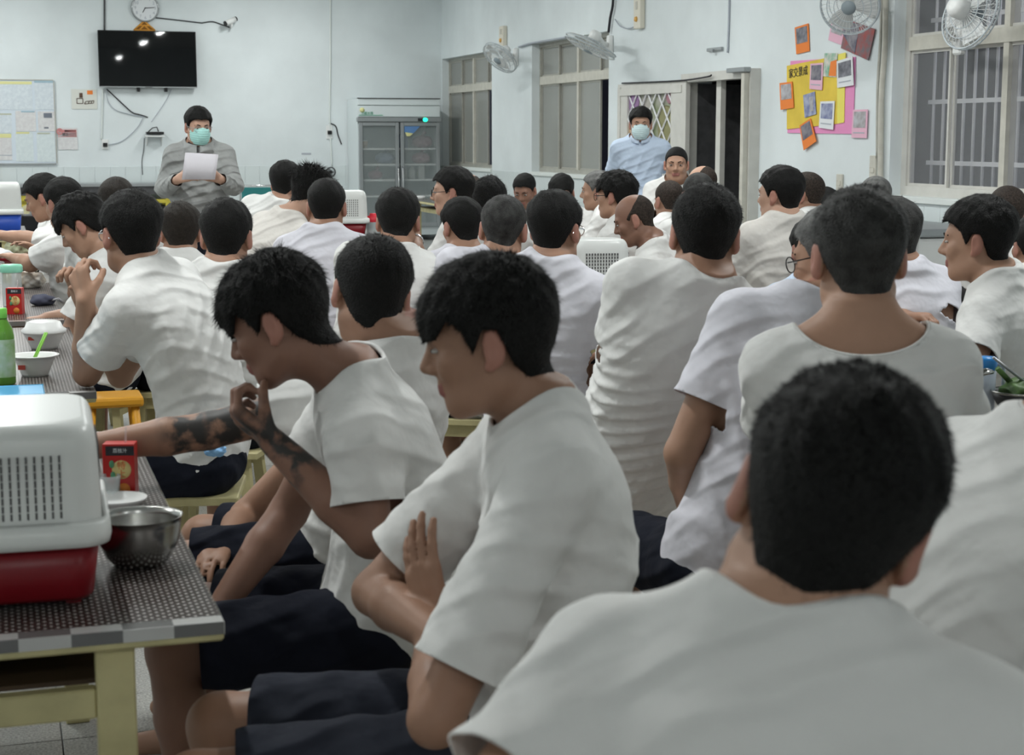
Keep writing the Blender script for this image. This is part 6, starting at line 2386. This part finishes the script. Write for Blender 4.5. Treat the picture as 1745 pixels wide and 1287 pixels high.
tag(obj('serving_tongs', bm, MATS['grey_metal'], None, (p.x + .03, p.y, .83)), 'dark serving tongs leaning out of the bowl at right', 'tongs')
p = PZ(1602, 560, .75)
t = thing('black_bag', 'black bag on the table behind the folded arms at right', 'bag', (p.x, p.y + .15, .7485), ANG)
obj('bag', lump(BM(), .15, .7, 20, 2), MATS['black_cloth'], t, smooth=True)
bm = BM(); tube(bm, [(-.06, 0, .17), (0, 0, .22), (.06, 0, .17)], .01, 6); obj('handle', bm, MATS['black_cloth'], t)
# red-capped bottle by the far basket
p = PZ(637, 402, .7485)
t = thing('sauce_bottle', 'bottle with broad red cap beside the red dish basket', 'bottle', (p.x, p.y, .7485))
bm = BM(); lathe(bm, [(0, 0), (.05, 0), (.052, .01), (.052, .10), (.045, .11), (0, .11)], 24); obj('bottle', bm, MATS['clear_plastic'], t)
bm = BM(); lathe(bm, [(.048, .105), (.05, .11), (.05, .15), (.03, .155), (.03, .17), (0, .17)], 24); obj('cap', bm, mat('cap_red', (.65, .03, .05), .4), t)
# bowls on the table before the fridge
q0 = PZ(713, 342, .75)
for k, (dx, dy) in enumerate(((.12, .35), (.30, .25), (.22, .02), (.45, -.15), (.50, .12))):
    c = q0 + RD * dx + TD * dy
    t = thing('small_bowl', '%s of the small white bowls on the table before the fridge' % ['first', 'second', 'third', 'fourth', 'fifth'][k], 'bowl', (c.x, c.y, .7485), 0, 'small bowls before the fridge')
    bm = BM(); lathe(bm, [(0, 0), (.035, 0), (.06, .045), (.055, .045), (.03, .008), (0, .008)], 20); obj('bowl', bm, MATS['white_plastic'], t)
    bm = BM(); lathe(bm, [(.060, .044), (.062, .047), (.058, .047)], 20); obj('rim', bm, MATS['grey_metal'], t)

# ------------------------------------------------------------------ paper, collars, watch
I = PEOPLE['speaker']
hr, hl = I['J']['R'][2], I['J']['L'][2]
c0 = Vector(P(340, 283, 10.50))
t = thing('paper_sheet', 'sheet of paper the speaker is reading from', 'paper', c0)
bm = BM()
px_w, px_h = .105, .085
n = 8
vs = [[bm.verts.new((-px_w + 2 * px_w * i / n + (.012 if j else -.006), .012 * math.sin(i / n * 3.1) + (.045 if j else 0) - .02, (px_h if j else -px_h) - (.012 if j else 0) * i / n)) for i in range(n + 1)] for j in (0, 1)]
for i in range(n):
    bm.faces.new((vs[0][i], vs[0][i + 1], vs[1][i + 1], vs[1][i]))
o_ = obj('sheet', bm, mat('reading_paper', (.60, .58, .62), .8), t, smooth=True)
sm = o_.modifiers.new('t', 'SOLIDIFY'); sm.thickness = .0015


def collar(key, m, r0, r1, z0, z1, name='collar', flap=False):
    I = PEOPLE[key]
    N, U, Rt, Fd, base = I['N'], I['U'], I['Rt'], I['Fd'], I['base']
    M4 = Matrix(((Rt[0], Fd[0], U[0], N[0] - base[0]), (Rt[1], Fd[1], U[1], N[1] - base[1]), (Rt[2], Fd[2], U[2], N[2] - base[2]), (0, 0, 0, 1)))
    bm = BM()
    n = 40
    rows = []
    for f in (0, .5, 1):
        row = []
        for k in range(n + 1):
            a = math.pi / 2 + .10 + (2 * math.pi - .20) * k / n
            r = r0 + (r1 - r0) * f
            z = z0 + (z1 - z0) * f
            dip = .028 * max(0, math.sin(a)) ** 2
            row.append(bm.verts.new(M4 @ Vector((r * math.cos(a), r * 1.05 * math.sin(a) + .008, z - dip))))
        rows.append(row)
    for A_, B_ in zip(rows[:-1], rows[1:]):
        for k in range(n):
            bm.faces.new((A_[k], A_[k + 1], B_[k + 1], B_[k]))
    o_ = obj(name, bm, MATS[m], I['body'], smooth=True)
    sm = o_.modifiers.new('t', 'SOLIDIFY'); sm.thickness = .006; sm.offset = 0
    return o_


collar('speaker', 'black_cloth', .088, .066, -.012, .030, 'inner_collar')
collar('speaker', 'jacket_grey', .118, .096, -.045, .022, 'hood_collar')
collar('guard', 'shirt_blue', .090, .068, -.006, .038, 'shirt_collar')
I = PEOPLE['M4']
S_, E_, W_2, _ = I['J']['R']
d_ = Vector(W_2 - E_).normalized(); c_ = Vector(W_2) - d_ * .02 - Vector(I['base'])
bm = BM()
o1 = d_.orthogonal().normalized(); o2 = d_.cross(o1)
tube(bm, [c_ + (o1 * math.cos(k / 20 * 6.2832) + o2 * math.sin(k / 20 * 6.2832)) * .031 for k in range(21)], .006, 6, caps=False)
obj('wristwatch', bm, MATS['chrome'], I['body'])
# blue tissue on the lap of the man in glasses
I = PEOPLE['L5']
p = P(366, 776, 4.76)
t = thing('blue_tissue', 'crumpled pale blue tissue at the shorts pocket of the man in glasses', 'tissue', p)
obj('paper', lump(BM(), .034, .6, 130, 2, False), mat('tissue_blue', (.25, .48, .78), .8), t, smooth=True)
